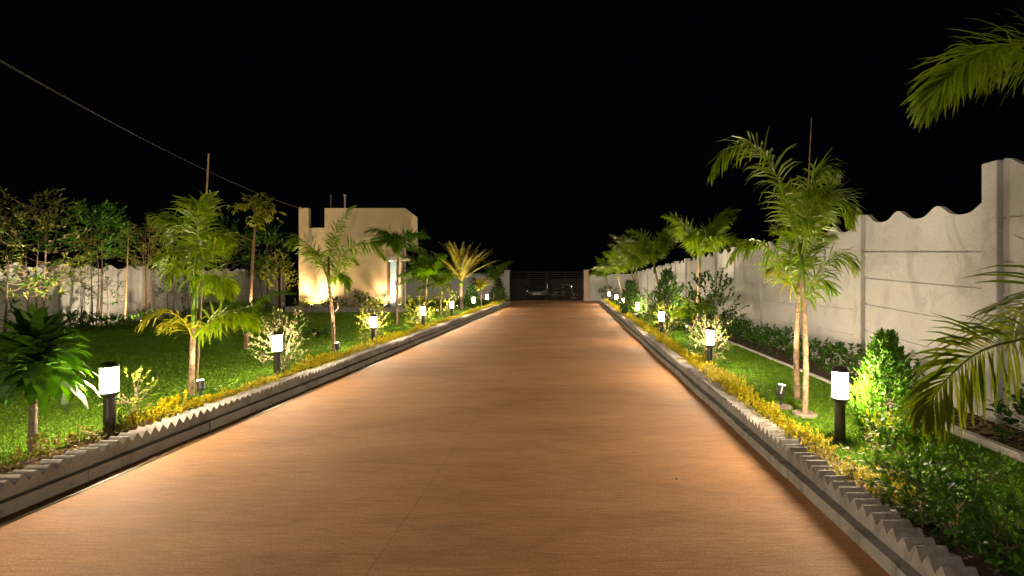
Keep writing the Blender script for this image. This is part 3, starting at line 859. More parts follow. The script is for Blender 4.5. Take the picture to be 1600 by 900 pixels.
# mid-left palm with the upright plume, before the building
random.seed(14)
Yr = 7.74
pm = thing('palm_tree', 'slender palm with one upright plume standing before the cream building', 'palm tree', (P(519,0,Yr).x, Yr, g3))
trunk_mesh('trunk', pm, [V((P(521,0,Yr).x, Yr, g3 - .04)), P(520, 500, Yr), P(516, 460, Yr), P(512, 425, Yr)], .032, .022)
mb = MB(); mb.tube([P(516, 450, Yr), P(513, 425, Yr), P(513, 400, Yr)], [.024, .026, .012], 8); mb.build('crown_shaft', M['palm_olive'], pm, smooth=True)
for q, ll, st_ in (
    (((513,430),(518,390),(526,360),(538,336),(553,322)), .17, 'plume'),
    (((512,435),(498,405,-.1),(480,382,-.2),(462,372,-.3),(452,384,-.35)), .28, 'plume'),
    (((512,435),(504,410,.2),(490,392,.4),(474,396,.5)), .24, 'plume'),
    (((515,435),(532,405,-.1),(556,384,-.2),(582,382,-.3),(602,404,-.35)), .28, 'plume'),
    (((515,440),(528,418,.2),(545,402,.3),(560,412,.4)), .25, 'plume'),
    (((515,442),(526,430,-.2),(538,430,-.3),(545,450,-.35)), .2, 'plume')):
    frond('frond', pm, pr(*q), 'palm', ll, .028, 48, st_, .55, .011, t0=.18, segs=2)
mb = MB()
mb.tube([P(517, 478, Yr) + V((.11 * math.sin(a) * .6 + .06, 0, .10 * math.cos(a))) for a in [k * .5 for k in range(-4, 9)]], .006, 5)
mb.build('tie', M['bamboo'], pm)

# ----------------------------------------------------------- row of palms
row = 'palms planted along the driveway'
palm('thin palm with a drooping crown in front of the building door', (-4.75, 12.1, g3), 2.1, 1.05, 8, 'palm_green', 'plume', (.05, .0), .30, .045, .035, 26, row, seed=21, droopy=1.7)
palm('stout date palm with a fan of stiff upright olive fronds by the back wall', (-4.55, 18.3, g3), 1.1, 1.75, 44, 'date', 'flat', (.0, 0), .20, .030, .10, 28, row, erect=.72, droopy=.6, seed=22, trunk_m='bark_dark')
palm('dark green palm between the building canopy and the date palm', (-5.25, 16.0, g3), 1.35, 1.15, 9, 'palm_green', 'plume', (.05, 0), .34, .05, .035, 24, row, seed=23, droopy=1.3)
palm('small yellow-green palm against the back wall beside the building', (-6.0, 17.6, g3), 1.1, .9, 7, 'palm', 'plume', (0, 0), .26, .045, .03, 18, row, seed=24)
palm('low palm with a bare stem right of the date palm', (-3.95, 19.2, g3), .75, .8, 7, 'palm_yellow', 'plume', (0, 0), .24, .04, .03, 18, row, seed=25)
palm('palm nearest the left gate pillar with an upright crown', (-4.0, 22.6, g3), 1.1, 1.35, 8, 'palm_green', 'plume', (.1, 0), .32, .05, .04, 22, row, seed=26, erect=.7)
palm('small palm tucked behind the lamp left of the date palm', (-4.3, 14.6, g3), .95, .8, 7, 'palm', 'plume', (0, 0), .24, .04, .028, 20, row, seed=27)
# right row
palm('leaning palm with a curved stem beside the dark bush on the right', (2.95, 10.6, g3), 1.75, 1.45, 9, 'palm', 'plume', (.05, .0), .34, .04, .042, 30, row, erect=.68, droopy=1.15, seed=31)
palm('yellow-tipped small palm under the leaning palm at the right wall', (2.5, 9.4, g3), .5, .75, 7, 'palm', 'plume', (.15, 0), .22, .03, .03, 22, row, seed=32, erect=.6)
palm('wide dark-crowned palm third along the right wall', (2.6, 13.2, g3), 1.65, 1.5, 10, 'palm', 'plume', (-.2, 0), .36, .05, .042, 26, row, erect=.70, droopy=1.15, seed=33)
palm('palm with twin pale stems fourth along the right wall', (2.35, 15.6, g3), 1.5, 1.5, 9, 'palm', 'plume', (-.15, 0), .36, .05, .042, 24, row, erect=.70, droopy=1.15, seed=34)
palm('full green palm fifth along the right wall', (2.5, 18.2, g3), 1.6, 1.5, 10, 'palm', 'plume', (-.1, 0), .38, .055, .042, 22, row, erect=.70, droopy=1.15, seed=35)
palm('palm sixth along the right wall over the far lamps', (2.3, 21.0, g3), 1.45, 1.45, 9, 'palm', 'plume', (-.2, 0), .38, .06, .042, 20, row, erect=.68, droopy=1.15, seed=36)
palm('palm closest to the pinkish gate pillar on the right', (1.95, 24.6, g3), 1.3, 1.4, 9, 'palm', 'plume', (-.1, 0), .38, .06, .042, 20, row, erect=.68, droopy=1.15, seed=37)
# drooping clump behind the yellow palm
palm('low arching palm clump on the lawn behind the yellow-fronded palm', (-5.75, 7.9, g3), .35, 1.0, 10, 'palm_green', 'flat', (0, 0), .34, .03, .05, 26, None, seed=41, erect=.72, droopy=1.9)
palm('grassy low palm clump in front of the left wall', (-8.1, 11.2, g3), .3, .8, 10, 'palm_olive', 'flat', (0, 0), .28, .03, .05, 22, None, seed=42, erect=.66, droopy=1.9)

# ----------------------------------------------------- broad-leaved plant
random.seed(51)
Yd = 3.24; xd = P(52, 0, Yd).x
t = thing('broad_leaf_plant', 'broad-leaved cane plant with a round head of wide dark green leaves', 'plant', (xd, Yd, g3))
trunk_mesh('trunk', t, [V((xd - .005, Yd, g3 - .04)), V((xd, Yd, .42)), V((xd + .03, Yd, .78))], .024, .016, 'bark_dark')
mb = MB()
for i in range(150):
    z = i / 149
    a = i * 2.39996
    el = rad(-22 + 100 * z ** 1.1 + R(-12, 12))
    p = V((xd + .025, Yd, .62 + .26 * z)) + V((math.cos(a), math.sin(a), 0)) * .02
    d = V((math.cos(a) * math.cos(el), math.sin(a) * math.cos(el), math.sin(el)))
    mb.leaf(p, d, R(.28, .41) * (1 - .12 * z), R(.055, .085), R(.22, .6), 4, None, (.22, .75, 1, .72, 0), .35)
mb.build('foliage', M['broad'], t)

# -------------------------------------------------------- golden border
def golden_mesh(seed, m, n=64):
    random.seed(seed)
    mb = MB()
    tips = []
    for i in range(n):
        a = R(0, 6.28); r = math.sqrt(R(0, 1)) * .15
        h = (.05 + .15 * (1 - (r / .16) ** 2)) * R(.5, 1.15)
        p = V((r * math.cos(a), r * math.sin(a) * 1.25, h))
        tips.append((p, V((math.cos(a) * r * 3, math.sin(a) * r * 3, 1)).normalized()))
        if i % 4 == 0: mb.tube([V((p.x * .3, p.y * .3, -.01)), p], [.003, .002], 3, False)
    plant_leaves(mb, tips, 18, .019, .0145, .3, 2, 1.3, .045)
    return mb.mesh('golden_shrub', M[m])
gm = [golden_mesh(60 + i, 'golden') for i in range(4)]
go = [golden_mesh(70 + i, 'golden_olive', 40) for i in range(2)]
random.seed(61)
def border(x, y0, y1, label, group, meshes, step=.172, amp=.035):
    y = y0
    while y < y1:
        o = bpy.data.objects.new('golden_shrub' if meshes is gm else 'olive_shrub', random.choice(meshes)); COL.objects.link(o)
        o.location = (x(y) + R(-amp, amp), y, LAWN - .014); o.rotation_euler = (R(-.1, .1), R(-.1, .1), R(0, 6.28))
        s = R(.58, .98); o.scale = (s, s, s * R(.62, 1.05))
        tag(o, label, 'shrub', group)
        y += step * R(.8, 1.2)
border(lambda y: -3.56, 3.75, 23.3, 'low golden-yellow leafy shrub in the border row behind the left kerb', 'golden shrubs behind the left kerb', gm)
border(lambda y: 1.735, 2.55, 24.5, 'low golden-yellow leafy shrub in the border row behind the right kerb', 'golden shrubs behind the right kerb', gm)
border(lambda y: -3.63, 2.3, 3.75, 'sparse brownish-olive shrub in the near left border under the broad-leaved plant', 'olive shrubs in the near left border', go)

# ------------------------------------------------------- shrubs and conifers
conifer('bright lime-green cone-shaped conifer beside the nearest right lamp', (P(1388,0,3.4).x, 3.42, g3), .255, .84, 'thuja', 1250, 81, ll=.034)
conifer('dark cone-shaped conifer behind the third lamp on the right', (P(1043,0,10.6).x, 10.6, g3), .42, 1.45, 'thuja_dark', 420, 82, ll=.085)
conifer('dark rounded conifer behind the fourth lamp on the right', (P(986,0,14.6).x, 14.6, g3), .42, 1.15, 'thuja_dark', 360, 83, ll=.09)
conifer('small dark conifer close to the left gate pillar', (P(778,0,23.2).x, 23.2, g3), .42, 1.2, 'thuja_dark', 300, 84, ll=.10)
conifer('small dark conifer between the two lamps nearest the left gate pillar', (P(737,0,18.6).x, 18.6, g3), .32, .95, 'thuja_dark', 260, 85, ll=.09)
shrub('shrub', 'pink-tipped variegated shrub behind a lamp on the left kerb', (P(443,0,5.86).x, 5.86, g3), .25, .82, 'pink', 95, 9, .045, .020, seed=90, tw=.14, droop=.2)
shrub('shrub', 'tiny lime sprig beside the nearest left lamp', (P(205,0,3.85).x, 3.85, g3), .13, .40, 'lime', 22, 7, .032, .014, seed=91, tw=.09, stems=5, z0=.12)
shrub('shrub', 'lime shrub around the third lamp of the left row', (P(584,0,8.56).x, 8.56, g3), .22, .74, 'lime', 70, 8, .055, .025, seed=92, tw=.14)
shrub('shrub', 'lime shrub beside the lamp near the building door', (P(655,0,11.3).x, 11.3, g3), .30, .75, 'lime', 80, 8, .07, .032, seed=93, tw=.16)
shrub('shrub', 'thin upright lime shrub in front of the date palm lamp', (P(697,0,14.3).x, 14.3, g3), .30, .95, 'lime', 60, 8, .08, .035, seed=94, tw=.18)
shrub('shrub', 'tall leafy green shrub beside the left gate pillar', (P(782,0,21.5).x, 21.2, g3), .40, .75, 'mid', 60, 8, .09, .04, seed=95, tw=.18)
shrub('shrub', 'white-green variegated shrub glowing around the second right lamp', (P(1111,0,6.44).x, 6.44, g3), .26, .70, 'pink', 95, 9, .045, .020, seed=96, tw=.14)
shrub('shrub', 'lime shrub right of the third lamp on the right row', (P(1042,0,9.8).x, 9.8, g3), .26, .62, 'lime', 70, 8, .06, .026, seed=97, tw=.15)
shrub('shrub', 'tall dark small-leaved bush at the right wall behind the glowing shrub', (P(1112,0,9.2).x, 9.2, g3), .50, 1.30, 'dark', 120, 9, .08, .045, seed=98, tw=.18)
shrub('shrub', 'pale leafy shrub beside the fourth lamp on the right', (P(1010,0,12.9).x, 12.9, g3), .40, .80, 'mid', 70, 8, .08, .035, seed=99, tw=.16)
shrub('shrub', 'leafy shrub at the far end of the right kerb', (P(948,0,25.0).x + .1, 25.3, g3), .45, .7, 'dark', 60, 8, .1, .045, seed=100, tw=.18)
shrub('shrub', 'leafy yellow-green bush under the palms on the right wall', (2.75, 11.9, g3), .5, .95, 'mid', 90, 8, .09, .04, seed=101, tw=.18)
shrub('shrub', 'dark mound of fine leaves at the end of the golden right border', (P(1430,0,2.45).x, 2.45, g3), .18, .27, 'mid', 110, 9, .045, .016, seed=102, tw=.09)
shrub('shrub', 'small pale-green sprig growing at the foot of the bright conifer', (P(1372,0,2.95).x, 2.95, g3), .14, .34, 'lime', 36, 8, .03, .013, seed=103, tw=.08)
shrub('shrub', 'dark leafy mound with dry stalks in the near right corner', (P(1560,0,2.06).x, 2.0, g3), .20, .22, 'mid', 100, 9, .042, .016, seed=104, tw=.09)
shrub('shrub', 'low dark mound between the golden border and the near right corner', (P(1480,0,2.2).x - .02, 2.16, g3), .15, .20, 'dark', 60, 9, .042, .015, seed=105, tw=.08)
shrub('shrub', 'dark broad-leaved shrub at the foot of the near right wall post', (P(1590,0,3.3).x + .12, 3.3, g3), .18, .36, 'dark', 50, 8, .06, .03, seed=106, tw=.10)
shrub('shrub', 'low mid-green mound on the right lawn behind the dark mounds', (P(1530,0,2.75).x, 2.75, g3), .15, .12, 'mid', 40, 8, .04, .014, seed=107, tw=.08)
random.seed(108)
t = thing('flower_plant', 'low dark plant with white flowers alone on the left lawn', 'plant', (P(497,0,9.3).x, 9.3, g3))
mb = MB(); mf = MB(); tips = []
for i in range(30):
    a = R(0, 6.28); r = R(0, .2); tips.append((V(t.location) + V((r * math.cos(a), r * math.sin(a), R(.02, .14))), V((math.cos(a), math.sin(a), 1)).normalized()))
plant_leaves(mb, tips, 7, .07, .03, .3, 2, .9, .08)
for p, d in tips[:9]:
    for k in range(6): mf.leaf(p + d * .1 + V((.06, 0, .03)), V((math.cos(k * 1.05), math.sin(k * 1.05), .3)), .035, .028, .1, 2)
mb.build('foliage', M['dark'], t); mf.build('flowers', M['white_flower'], t)

# hedge along the right wall, edging, litter
random.seed(110)
t = thing('hedge', 'low dark green hedge along the foot of the right wall', 'hedge', (3.38, 8, g3))
mb = MB(); tips = []
y = 4.4
while y < 15:
    for i in range(12):
        zz = R(.02, .36) * (1 + .3 * noise.noise(V((y * 1.7, 3, 0))))
        tips.append((V((3.36 + R(-.22, .22), y + R(-.1, .1), g3 + zz)), V((R(-.8, .5), R(-.6, .6), R(.3, 1.2))).normalized()))
    y += .12
plant_leaves(mb, tips, 7, .065, .034, .3, 2, .9, .09)
mb.build('foliage', M['dark'], t)
ms = MB()
ms.tube([(3.36, 4.2, .07), (3.36, 15.1, .07)], .006, 4)
y = 4.4
while y < 15:
    ms.tube([(3.36, y, .07), (3.36 + R(-.15, .15), y + R(-.05, .05), .35)], [.006, .003], 4); y += .25
ms.build('stems', M['bark_dark'], t)
mb = MB(); y = -1.0
while y < 15: mb.box(3.053, 3.107, y + .003, y + .597, -.05, LAWN + (.055 if y < 4.6 else .02)); y += .6
struct(mb.build('edging', M['edging']))
random.seed(111)
mb = MB()
for i in range(900):
    y = R(1.8, 5.0); p = V((R(3.13, 3.68), y, LAWN - .015 + R(0, .03)))
    a = R(0, 6.28); mb.leaf(p, V((math.cos(a), math.sin(a), R(-.05, .35))), R(.04, .10), R(.012, .035), R(-.2, .3), 2)
for i in range(700):
    y = R(2.0, 22); p = V((R(-3.8, -3.46), y, LAWN - .012 + R(0, .015)))
    a = R(0, 6.28); mb.leaf(p, V((math.cos(a), math.sin(a), R(0, .3))), R(.02, .05), R(.01, .02), .1, 2)
    p = V((R(1.66, 1.85), R(1.6, 22), LAWN - .012 + R(0, .015)))
    mb.leaf(p, V((math.cos(a), math.sin(a), R(0, .3))), R(.02, .05), R(.01, .02), .1, 2)
struct(mb.build('leaf_litter', M['dry']), 'stuff')
# dry stalks in the near corner
for i, (px, py0, py1, yy, lb) in enumerate(((1440, 822, 768, 2.28, 'thin bare dry stalk between the two dark mounds near the right kerb'),
                                          (1497, 850, 788, 2.12, 'forked dry stalk standing among the dark leaves in the near right corner'),
                                          (1531, 800, 766, 2.35, 'short bare dry stalk on the grass near the right corner'))):
    q = P(px, py1, yy)
    mb = MB(); mb.tube([V((q.x + .005, yy, LAWN - .02)), V((q.x - .004, yy, (q.z + LAWN) / 2)), q], [.006, .005, .004], 6)
    if i == 1: mb.tube([q - V((0,0,.02)), q + V((.03, 0, .012))], [.004, .003], 5); mb.tube([q - V((0,0,.02)), q + V((-.025, 0, .015))], [.004, .003], 5)
    tag(mb.build('dry_stalk', M['bamboo']), lb, 'stalk', 'dry stalks in the near right corner')

# --------------------------------------------------- trees along left wall
gt = 'trees along the left wall'
def lx(px, dx=12.25): return F * dx / (VX - px)
tree('tree', 'bushy olive-leaved tree at the far left over the wall', (-12.2, lx(58, 12.2), g3), .75, 3.30, .80, 'olive', 3, 240, 9, .13, .030, 'tree', gt, 'bark', .03, .4, -.05, 201, .28)
tree('tree', 'dark tree at the left edge, half hidden behind the broad-leaved plant', (-12.0, lx(5, 12.0), g3), .5, 2.75, .7, 'dark', 3, 90, 9, .14, .045, 'tree', gt, 'bark_dark', .03, .5, 0, 202, .25)
tree('tree', 'fresh green fine-leaved tree second from the left over the wall', (-12.25, lx(152), g3), 1.75, 3.25, .58, 'tree_green', 4, 260, 9, .09, .030, 'tree', gt, 'bark_dark', .022, .3, -.1, 203, .20)
tree('tree', 'slim olive-green tree with pinkish stems left of the yellow palm', (-12.2, lx(228, 12.2), g3), 1.55, 3.05, .48, 'lime', 4, 150, 9, .09, .026, 'tree', gt, 'bark', .022, .3, -.1, 204, .22)
tree('tree', 'sparse sapling with twin dark stems behind the yellow palm', (-12.25, lx(268), g3), .6, 1.9, .45, 'dark', 3, 46, 7, .10, .04, 'tree', gt, 'bark_dark', .02, .4, -.2, 205, .2)
tree('tree', 'leaning sapling with small hanging leaves against the lit wall', (-12.35, lx(163, 12.35), g3), .5, 1.6, .38, 'mid', 2, 34, 7, .09, .035, 'tree', gt, 'bark_dark', .018, .6, -.3, 206, .2)
tree('tree', 'sapling with a bare crooked stem in front of the brightest wall panel', (-12.3, lx(128, 12.3), g3), 1.0, 1.8, .3, 'mid', 2, 16, 6, .08, .03, 'tree', gt, 'bark_dark', .02, .4, -.3, 207, .18)
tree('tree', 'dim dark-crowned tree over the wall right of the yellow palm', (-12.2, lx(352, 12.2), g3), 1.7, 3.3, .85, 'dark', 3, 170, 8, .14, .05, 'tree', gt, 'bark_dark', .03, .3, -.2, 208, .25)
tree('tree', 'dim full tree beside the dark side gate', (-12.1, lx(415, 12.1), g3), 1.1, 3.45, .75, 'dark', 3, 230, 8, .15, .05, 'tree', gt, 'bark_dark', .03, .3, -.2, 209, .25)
tree('tree', 'yellow-lit low shrub tree beside the reddish thin trunk', (-10.6, 16.2, g3), .75, 2.2, .5, 'lime', 3, 100, 8, .10, .04, 'tree', gt, 'bark', .02, .3, -.1, 210, .2)
tree('tree', 'thin sapling beside the tree with pinkish stems', (-12.3, lx(290, 12.3), g3), .6, 2.1, .35, 'dark', 2, 30, 7, .10, .04, 'tree', gt, 'bark_dark', .018, .5, -.3, 211, .2)
# the tall thin tree with three leaf tufts
random.seed(212)
Yr = 14.6
t = thing('tree', 'tall thin young tree with a bare reddish trunk and leaf tufts at its top', 'tree', (P(392,0,Yr).x, Yr, g3), gt)
mb = MB(); foot = V((P(390,0,Yr).x, Yr, g3 - .05))
mb.tube(catmull([foot, P(394,420,Yr), P(398,360,Yr), P(399,325,Yr)], 14), [.055 - .0028 * i for i in range(15)], 8)
for q in (((398,378),(380,370),(352,358)), ((399,330),(388,324),(372,318)), ((399,340),(408,325),(420,318))):
    mb.tube(pr(*q), [.016, .012, .008], 5)
mb.build('trunk', M['bark'], t, smooth=True)
mb = MB(); tips = []
for cx, cy, nn, sp in ((376,322,9,.16), (408,318,20,.3), (420,330,16,.26), (403,348,14,.2), (358,362,3,.05), (392,316,8,.16)):
    for i in range(nn): tips.append((P(cx, cy, Yr) + V((R(-sp, sp), R(-sp, sp), R(-sp, sp))), V((R(-1,1), R(-1,1), R(-.5,.4))).normalized()))
plant_leaves(mb, tips, 4, .26, .09, .8, 2, .7, .12)
mb.build('crown', M['lime'], t)
mb = MB(); q = P(201, 360, lx(195, 12.2)); 
mb.tube([V((q.x - .1, q.y, g3 - .03)), q], [.018, .010], 7)
t = thing('seed_stalk', 'tall stalk with a reddish-brown seed head beside the slim olive-green tree', 'plant', (q.x - .1, q.y, g3))
mb.build('stem', M['bamboo'], t)
mb = MB()
for i in range(130):
    p = q + V((R(-.1, .1), R(-.1, .1), R(-.17, .2)))
    mb.lathe([(0, -.02), (.018, 0), (0, .02)], 5, p)
mb.build('seed_head', M['seed'], t)
# low planting under the left trees
random.seed(213)
for i, (px, yy, rx_, hh, mm, lb) in enumerate(((165, 11.2, .55, .22, 'mid', 'low pale-leaved clump on the lawn edge under the leaning sapling'),
        (250, 12.6, .8, .28, 'dark', 'low dark ground shrub under the slim olive-green tree'),
        (120, 11.4, .5, .30, 'dark', 'low dark ground shrub at the foot of the brightest wall panel'),
        (330, 13.6, .7, .32, 'dark', 'low dark ground shrub behind the arching palm clump'))):
    shrub('shrub', lb, (P(px,0,yy).x, yy, g3), rx_, hh, mm, 70, 8, .09, .04, seed=220 + i, tw=.12)
# plants in the planter
for i, (px, hh, mm, lb) in enumerate(((474, .30, 'lime', 'small lime plant at the left end of the planter bed'), (512, .36, 'mid', 'small green plant right of the bright wall spotlight in the planter bed'),
        (527, .45, 'dark', 'small dark plant in the planter behind the upright-plume palm'), (553, .75, 'dark', 'tall thin plant in the middle of the planter bed'),
        (572, .65, 'dark', 'bushy dark plant right of the planter middle'), (588, .36, 'mid', 'small green plant close to the right end of the planter bed'),
        (633, .45, 'lime', 'lime plant at the right corner of the planter bed'))):
    yy = 16.85
    shrub('shrub', lb, (P(px,0,yy).x, yy, .245), .24, hh * .75, mm, 34, 7, .09, .035, seed=230 + i, tw=.12, group='plants in the planter bed')

# ------------------------------------------------------------- spotlights
spotlight((P(314,0,4.72).x, 4.72, LAWN), P(302, 500, 4.8), 'small spotlight beside the yellow-fronded palm trunk', 45, 60)
spotlight((P(527,0,7.45).x, 7.45, LAWN), P(515, 430, 7.74), 'small spotlight at the foot of the upright-plume palm', 130, 60)
spotlight((P(1220,0,4.35).x, 4.35, LAWN), P(1247, 470, 4.5), 'black spotlight on a pale stone slab beside the twin palms', 130, 75, slab=True, stake_h=.16)
spotlight((P(487,0,16.9).x, 16.88, .25), P(493, 410, 17.2), 'bright wall spotlight in the left of the planter bed', 1000, 165, .05, stake_h=.05, blend=1.0, color=(1.0, .66, .34))
spotlight((P(603,0,16.9).x, 16.90, .25), P(596, 420, 17.2), 'wall spotlight in the planter beside the building door', 420, 165, .05, stake_h=.05, blend=1.0, color=(1.0, .66, .34))
spotlight((P(625,0,16.9).x, 16.88, .25), P(622, 430, 17.25), 'wall spotlight below the entry canopy of the building', 18, 80, .05, stake_h=.05, color=(1.0, .75, .45))
spotlight((P(220,0,11.3).x, 11.3, LAWN), P(235, 400, 12.7), 'small spotlight on the lawn under the slim olive-green tree', 300, 100, color=(1.0, .74, .44))
spotlight((-11.75, 11.75, LAWN), (-12.9, 12.0, 1.0), 'small spotlight aimed at the brightest panel of the left wall', 110, 120, color=(1.0, .78, .52))
spotlight((P(60,0,9.3).x, 9.3, LAWN), P(62, 370, 10.4), 'small spotlight hidden behind the broad-leaved plant', 800, 58)
spotlight((P(407,0,14.8).x, 14.5, LAWN), P(402, 400, 15.4), 'small spotlight beside the tall thin tree with reddish trunk', 350, 95, color=(1.0, .68, .38))
spotlight((P(716,0,17.7).x, 17.5, LAWN), P(720, 420, 18.3), 'small spotlight at the foot of the date palm', 400, 85)
spotlight((P(688,0,15.2).x - .1, 15.2, LAWN), P(672, 410, 16.0), 'small spotlight under the dark green palm by the back wall', 350, 85)
spotlight((P(1070,0,10.2).x, 10.0, LAWN), P(1078, 400, 10.6), 'small spotlight under the leaning palm on the right', 450, 80)
spotlight((2.25, 14.3, LAWN), (2.4, 15.2, 2.0), 'small spotlight under the twin-stemmed palm on the right', 450, 85)
spotlight((2.1, 19.6, LAWN), (2.3, 20.6, 2.0), 'small spotlight under the sixth palm on the right', 450, 85)

# ------------------------------------------------- vehicles behind the gate
car = thing('parked_car', 'dark car parked facing the gate, seen through its left leaf', 'car', (-2.35, 31.5, -.06))
def cb(x0, x1, y0, y1, z0, z1): mb = MB(); mb.box(x0, x1, y0, y1, z0, z1); return mb
paint = plain('car_paint', (.02, .02, .024), .25, .2, .1, 4); glass = plain('car_glass', (.01, .012, .014), .08, 0, .1, 3)
cx = -2.35; y0 = 29.4
mb = MB(); mb.prism([(y0, .18), (y0, .55), (y0 + .15, .68), (y0 + 1.1, .82), (y0 + 4.0, .85), (y0 + 4.15, .6), (y0 + 4.15, .18)], 'x', cx - .82, cx + .82)
mb.prism([(y0 + 1.1, .821), (y0 + 1.8, 1.36), (y0 + 3.1, 1.38), (y0 + 3.9, .853)], 'x', cx - .70, cx + .70)
mb.build('body', paint, car, fixn=True, bevel=.04)
mb = MB(); mb.add([(cx - .62, y0 + 1.15, .90), (cx + .62, y0 + 1.15, .90), (cx + .56, y0 + 1.70, 1.31), (cx - .56, y0 + 1.70, 1.31)], [(0,1,2,3)]); 
o = mb.build('windscreen', glass, car); md = o.modifiers.new('s', 'SOLIDIFY'); md.thickness = .02; md.offset = 1
refl = plain('headlight_glass', (.85, .85, .85), .1, .9, .05, 3)
for s in (-1, 1): cb(cx + s * .62 - .11, cx + s * .62 + .11, y0 - .03, y0 + .06, .50, .63).build('headlight', refl, car, bevel=.02)
cb(cx - .25, cx + .25, y0 - .025, y0 - .003, .30, .41).build('number_plate', plain('plate_white', (.75, .72, .66), .5), car)
cb(cx - .42, cx + .42, y0 - .02, y0 - .002, .44, .52).build('grille', M['black_metal'], car)
for s in (-1, 1):
    for yy in (y0 + .75, y0 + 3.35):
        w = MB(); xw = cx + s * .75
        w.tube([(xw - .09, yy, .25), (xw + .09, yy, .25)], .31, 20); w = w.build('wheel', plain('tyre', (.02,.02,.02), .8), car)
        r_ = MB(); r_.tube([(xw + s * .092, yy, .25), (xw + s * .10, yy, .25)], .18, 16); r_.build('rim', M['steel'], w)
mo = thing('motorcycle', 'motorcycle standing behind the right leaf of the gate', 'motorcycle', (-.55, 28.6, -.06))
mz = -.06
for dx in (-.62, .62):
    w = MB(); prof = [(.29 + .045 * math.cos(a * .785), .045 * math.sin(a * .785)) for a in range(8)]
    w.lathe(prof, 22, (0, 0, 0), True)
    w.v = [(-.55 + dx + x, 28.6 + z, mz + .335 + y) for x, y, z in w.v]
    w = w.build('wheel', plain('rubber', (.025,.025,.025), .8), mo)
    r_ = MB()
    for k in range(6):
        a = k * 1.047; r_.tube([(-.55 + dx, 28.6, mz + .335), (-.55 + dx + .26 * math.cos(a), 28.6, mz + .335 + .26 * math.sin(a))], .010, 4)
    r_.build('spokes', M['steel'], w)
mb = MB(); mb.tube([(-.55 + .62, 28.66, mz + .335), (-.55 + .36, 28.66, mz + .95)], .028, 8); mb.tube([(-.55 + .62, 28.54, mz + .335), (-.55 + .36, 28.54, mz + .95)], .028, 8); mb.build('fork', M['steel'], mo)
mb = MB(); mb.tube([(-.85, 28.25, mz + 1.06), (-.22, 28.42, mz + .99), (-.19, 28.6, mz + .97), (-.22, 28.78, mz + .99), (-.35, 28.95, mz + 1.06)], .02, 8); mb.build('handlebar', M['steel'], mo)
mb = MB(); mb.tube([(-.25, 28.6, mz + .80), (-.40, 28.6, mz + .84), (-.68, 28.6, mz + .80), (-.76, 28.6, mz + .76)], [.05, .14, .13, .06], 10); mb.build('fuel_tank', paint, mo, smooth=True)
mb = MB(); mb.tube([(-.76, 28.6, mz + .76), (-.95, 28.6, mz + .75), (-1.25, 28.6, mz + .80)], [.08, .12, .09], 8); mb.build('seat', M['black_metal'], mo, smooth=True)
mb = MB(); mb.tube([(-.20, 28.6, mz + .85), (-.45, 28.6, mz + .36), (-.85, 28.6, mz + .36), (-1.15, 28.6, mz + .335)], .03, 8); mb.box(-.72, -.42, 28.5, 28.7, mz + .30, mz + .62); mb.build('frame', M['black_metal'], mo)
mb = MB(); mb.tube([(-.14, 28.6, mz + .88), (-.06, 28.6, mz + .88)], [.06, .09], 14); mb.build('headlight', refl, mo)
mb = MB(); mb.tube([(-.5, 28.45, mz + .3), (-1.35, 28.45, mz + .36)], [.03, .045], 8); mb.build('exhaust', M['steel'], mo)

# --------------------------------------------------------- overhead cable
cab = thing('overhead_cable', 'pair of thin sagging overhead wires running to the small building', 'cable', (-9.4, 10, 4))
A = V((-10.45, 17.25, 4.04)); B = V((-8.3, 2.5, 5.67))
for k, off in enumerate((0, .035)):
    pts = []
    for i in range(41):
        t = i / 40
        p = A.lerp(B, t); p.z -= .48 * 4 * t * (1 - t); p.z -= off * max(0, t - .45) * 3.2
        pts.append(p)
    mb = MB(); mb.tube(pts, .0062 if k == 0 else .004, 8); mb.build('wire', plain('wire_grey', (.13, .125, .12), .9, var=.02, scale=1, spec=.05), cab, smooth=True)
mb = MB(); mb.box(-10.50, -10.44, 17.2, 17.28, 4.05, 4.10); mb.build('bracket', M['steel'], cab)

# --------------------------------------------- fallen leaves on the driveway
random.seed(301)
for i in range(34):
    mb = MB(); x = R(-2.9, 1.35); y = R(2.2, 10)
    if i % 3 == 0: x = R(.7, 1.3)
    a = R(0, 6.28)
    mb.leaf((x, y, .006), V((math.cos(a), math.sin(a), R(.02, .2))), R(.018, .045), R(.009, .02), R(.1, .4), 3, None, None, .6)
    tag(mb.build('fallen_leaf', M['dry']), 'small dry leaf lying on the driveway', 'leaf', 'dry leaves on the driveway')

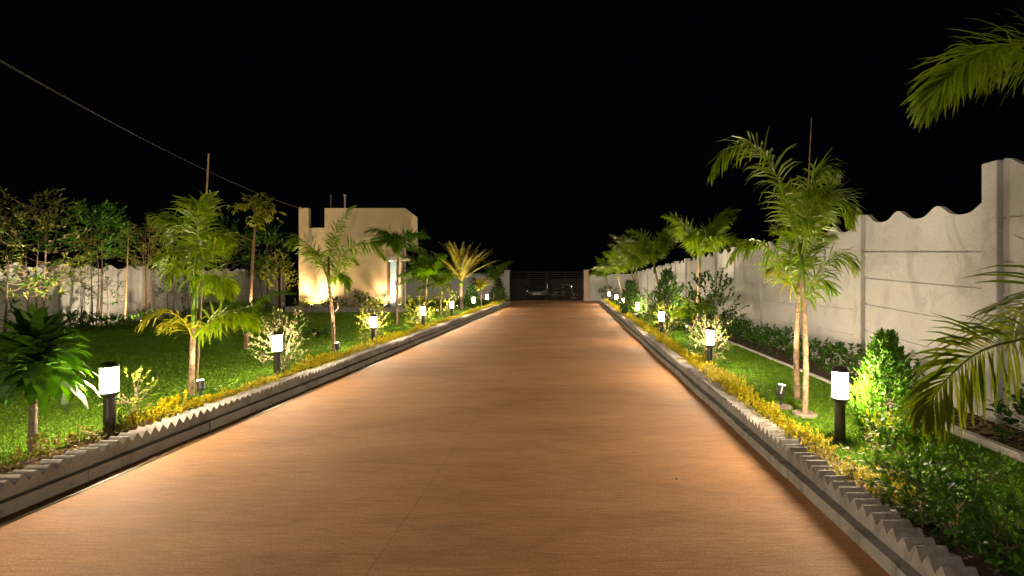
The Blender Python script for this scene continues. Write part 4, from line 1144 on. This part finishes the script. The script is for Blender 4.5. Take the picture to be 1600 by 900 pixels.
# --------------------------------------------------------------- grass
def grass(name, x0, x1, y0, y1, n, seed, hh=.018):
    rs = np.random.RandomState(seed)
    u = rs.rand(n); y = y0 * (y1 / y0) ** u
    x = x0 + (x1 - x0) * rs.rand(n)
    px = VX + x / y * F
    keep = (px > -450) & (px < 2100); x = x[keep]; y = y[keep]; n = len(x)
    dist = np.sqrt(x * x + y * y)
    a = rs.rand(n) * 6.283; w = .0016 + .0010 * dist
    h = hh * (.6 + .8 * rs.rand(n)); ln = h * (.2 + .9 * rs.rand(n)); b_ = rs.rand(n) * 6.283
    z = np.full(n, LAWN - .004)
    v = np.empty((n, 3, 3))
    v[:, 0] = np.stack([x - np.cos(a) * w, y - np.sin(a) * w, z], 1)
    v[:, 1] = np.stack([x + np.cos(a) * w, y + np.sin(a) * w, z], 1)
    v[:, 2] = np.stack([x + np.cos(b_) * ln, y + np.sin(b_) * ln, z + h], 1)
    me = bpy.data.meshes.new(name)
    me.vertices.add(n * 3); me.vertices.foreach_set('co', v.ravel())
    me.loops.add(n * 3); me.loops.foreach_set('vertex_index', np.arange(n * 3, dtype=np.int32))
    me.polygons.add(n); me.polygons.foreach_set('loop_start', np.arange(0, n * 3, 3, dtype=np.int32))
    me.update(calc_edges=True); me.validate()
    me.materials.append(M['blade'])
    o = bpy.data.objects.new(name, me); COL.objects.link(o)
    return struct(o, 'stuff')
grass('grass', -12.8, -3.80, 2.4, 16.4, 230000, 1)
grass('grass', 1.86, 3.05, 1.7, 24, 60000, 2)

# ---------------------------------------------------------- world, camera
w = bpy.data.worlds.new('World'); sc.world = w; w.use_nodes = True
nt = w.node_tree; nt.nodes.clear()
out = nt.nodes.new('ShaderNodeOutputWorld'); bg = nt.nodes.new('ShaderNodeBackground')
bg.inputs['Color'].default_value = (.55, .65, 1.0, 1); bg.inputs['Strength'].default_value = .0011
nt.links.new(bg.outputs[0], out.inputs['Surface'])

sl = bpy.data.lights.new('night_fill', 'SUN'); sl.energy = .85; sl.angle = rad(12); sl.color = (1.0, .84, .64)  # soft fill added in place of stray garden light, no visible source
so = bpy.data.objects.new('night_fill', sl); COL.objects.link(so); so.rotation_euler = (rad(56), 0, rad(-44))
cd = bpy.data.cameras.new('camera'); cam = bpy.data.objects.new('camera', cd); COL.objects.link(cam)
cam.location = (0, 0, H); cam.rotation_euler = (rad(90), 0, 0)
cd.sensor_width = 36; cd.lens = 36 * F / 1600; cd.clip_end = 2000; cd.clip_start = .05
cd.shift_x = -(VX - 800) / 1600; cd.shift_y = (VY - 450) / 1600
sc.camera = cam

vs = sc.view_settings
sc.display_settings.display_device = 'sRGB'
vs.view_transform = 'Standard'; vs.look = 'None'; vs.gamma = 1; vs.exposure = 0.0; vs.use_curve_mapping = False
cy = sc.cycles
cy.use_denoising = True; cy.use_light_tree = True
try: cy.denoiser = 'OPENIMAGEDENOISE'
except Exception: pass
cy.max_bounces = 6; cy.diffuse_bounces = 3; cy.glossy_bounces = 2; cy.transmission_bounces = 3; cy.transparent_max_bounces = 4
cy.sample_clamp_indirect = 4.0; cy.sample_clamp_direct = 40.0
cy.caustics_reflective = False; cy.caustics_refractive = False
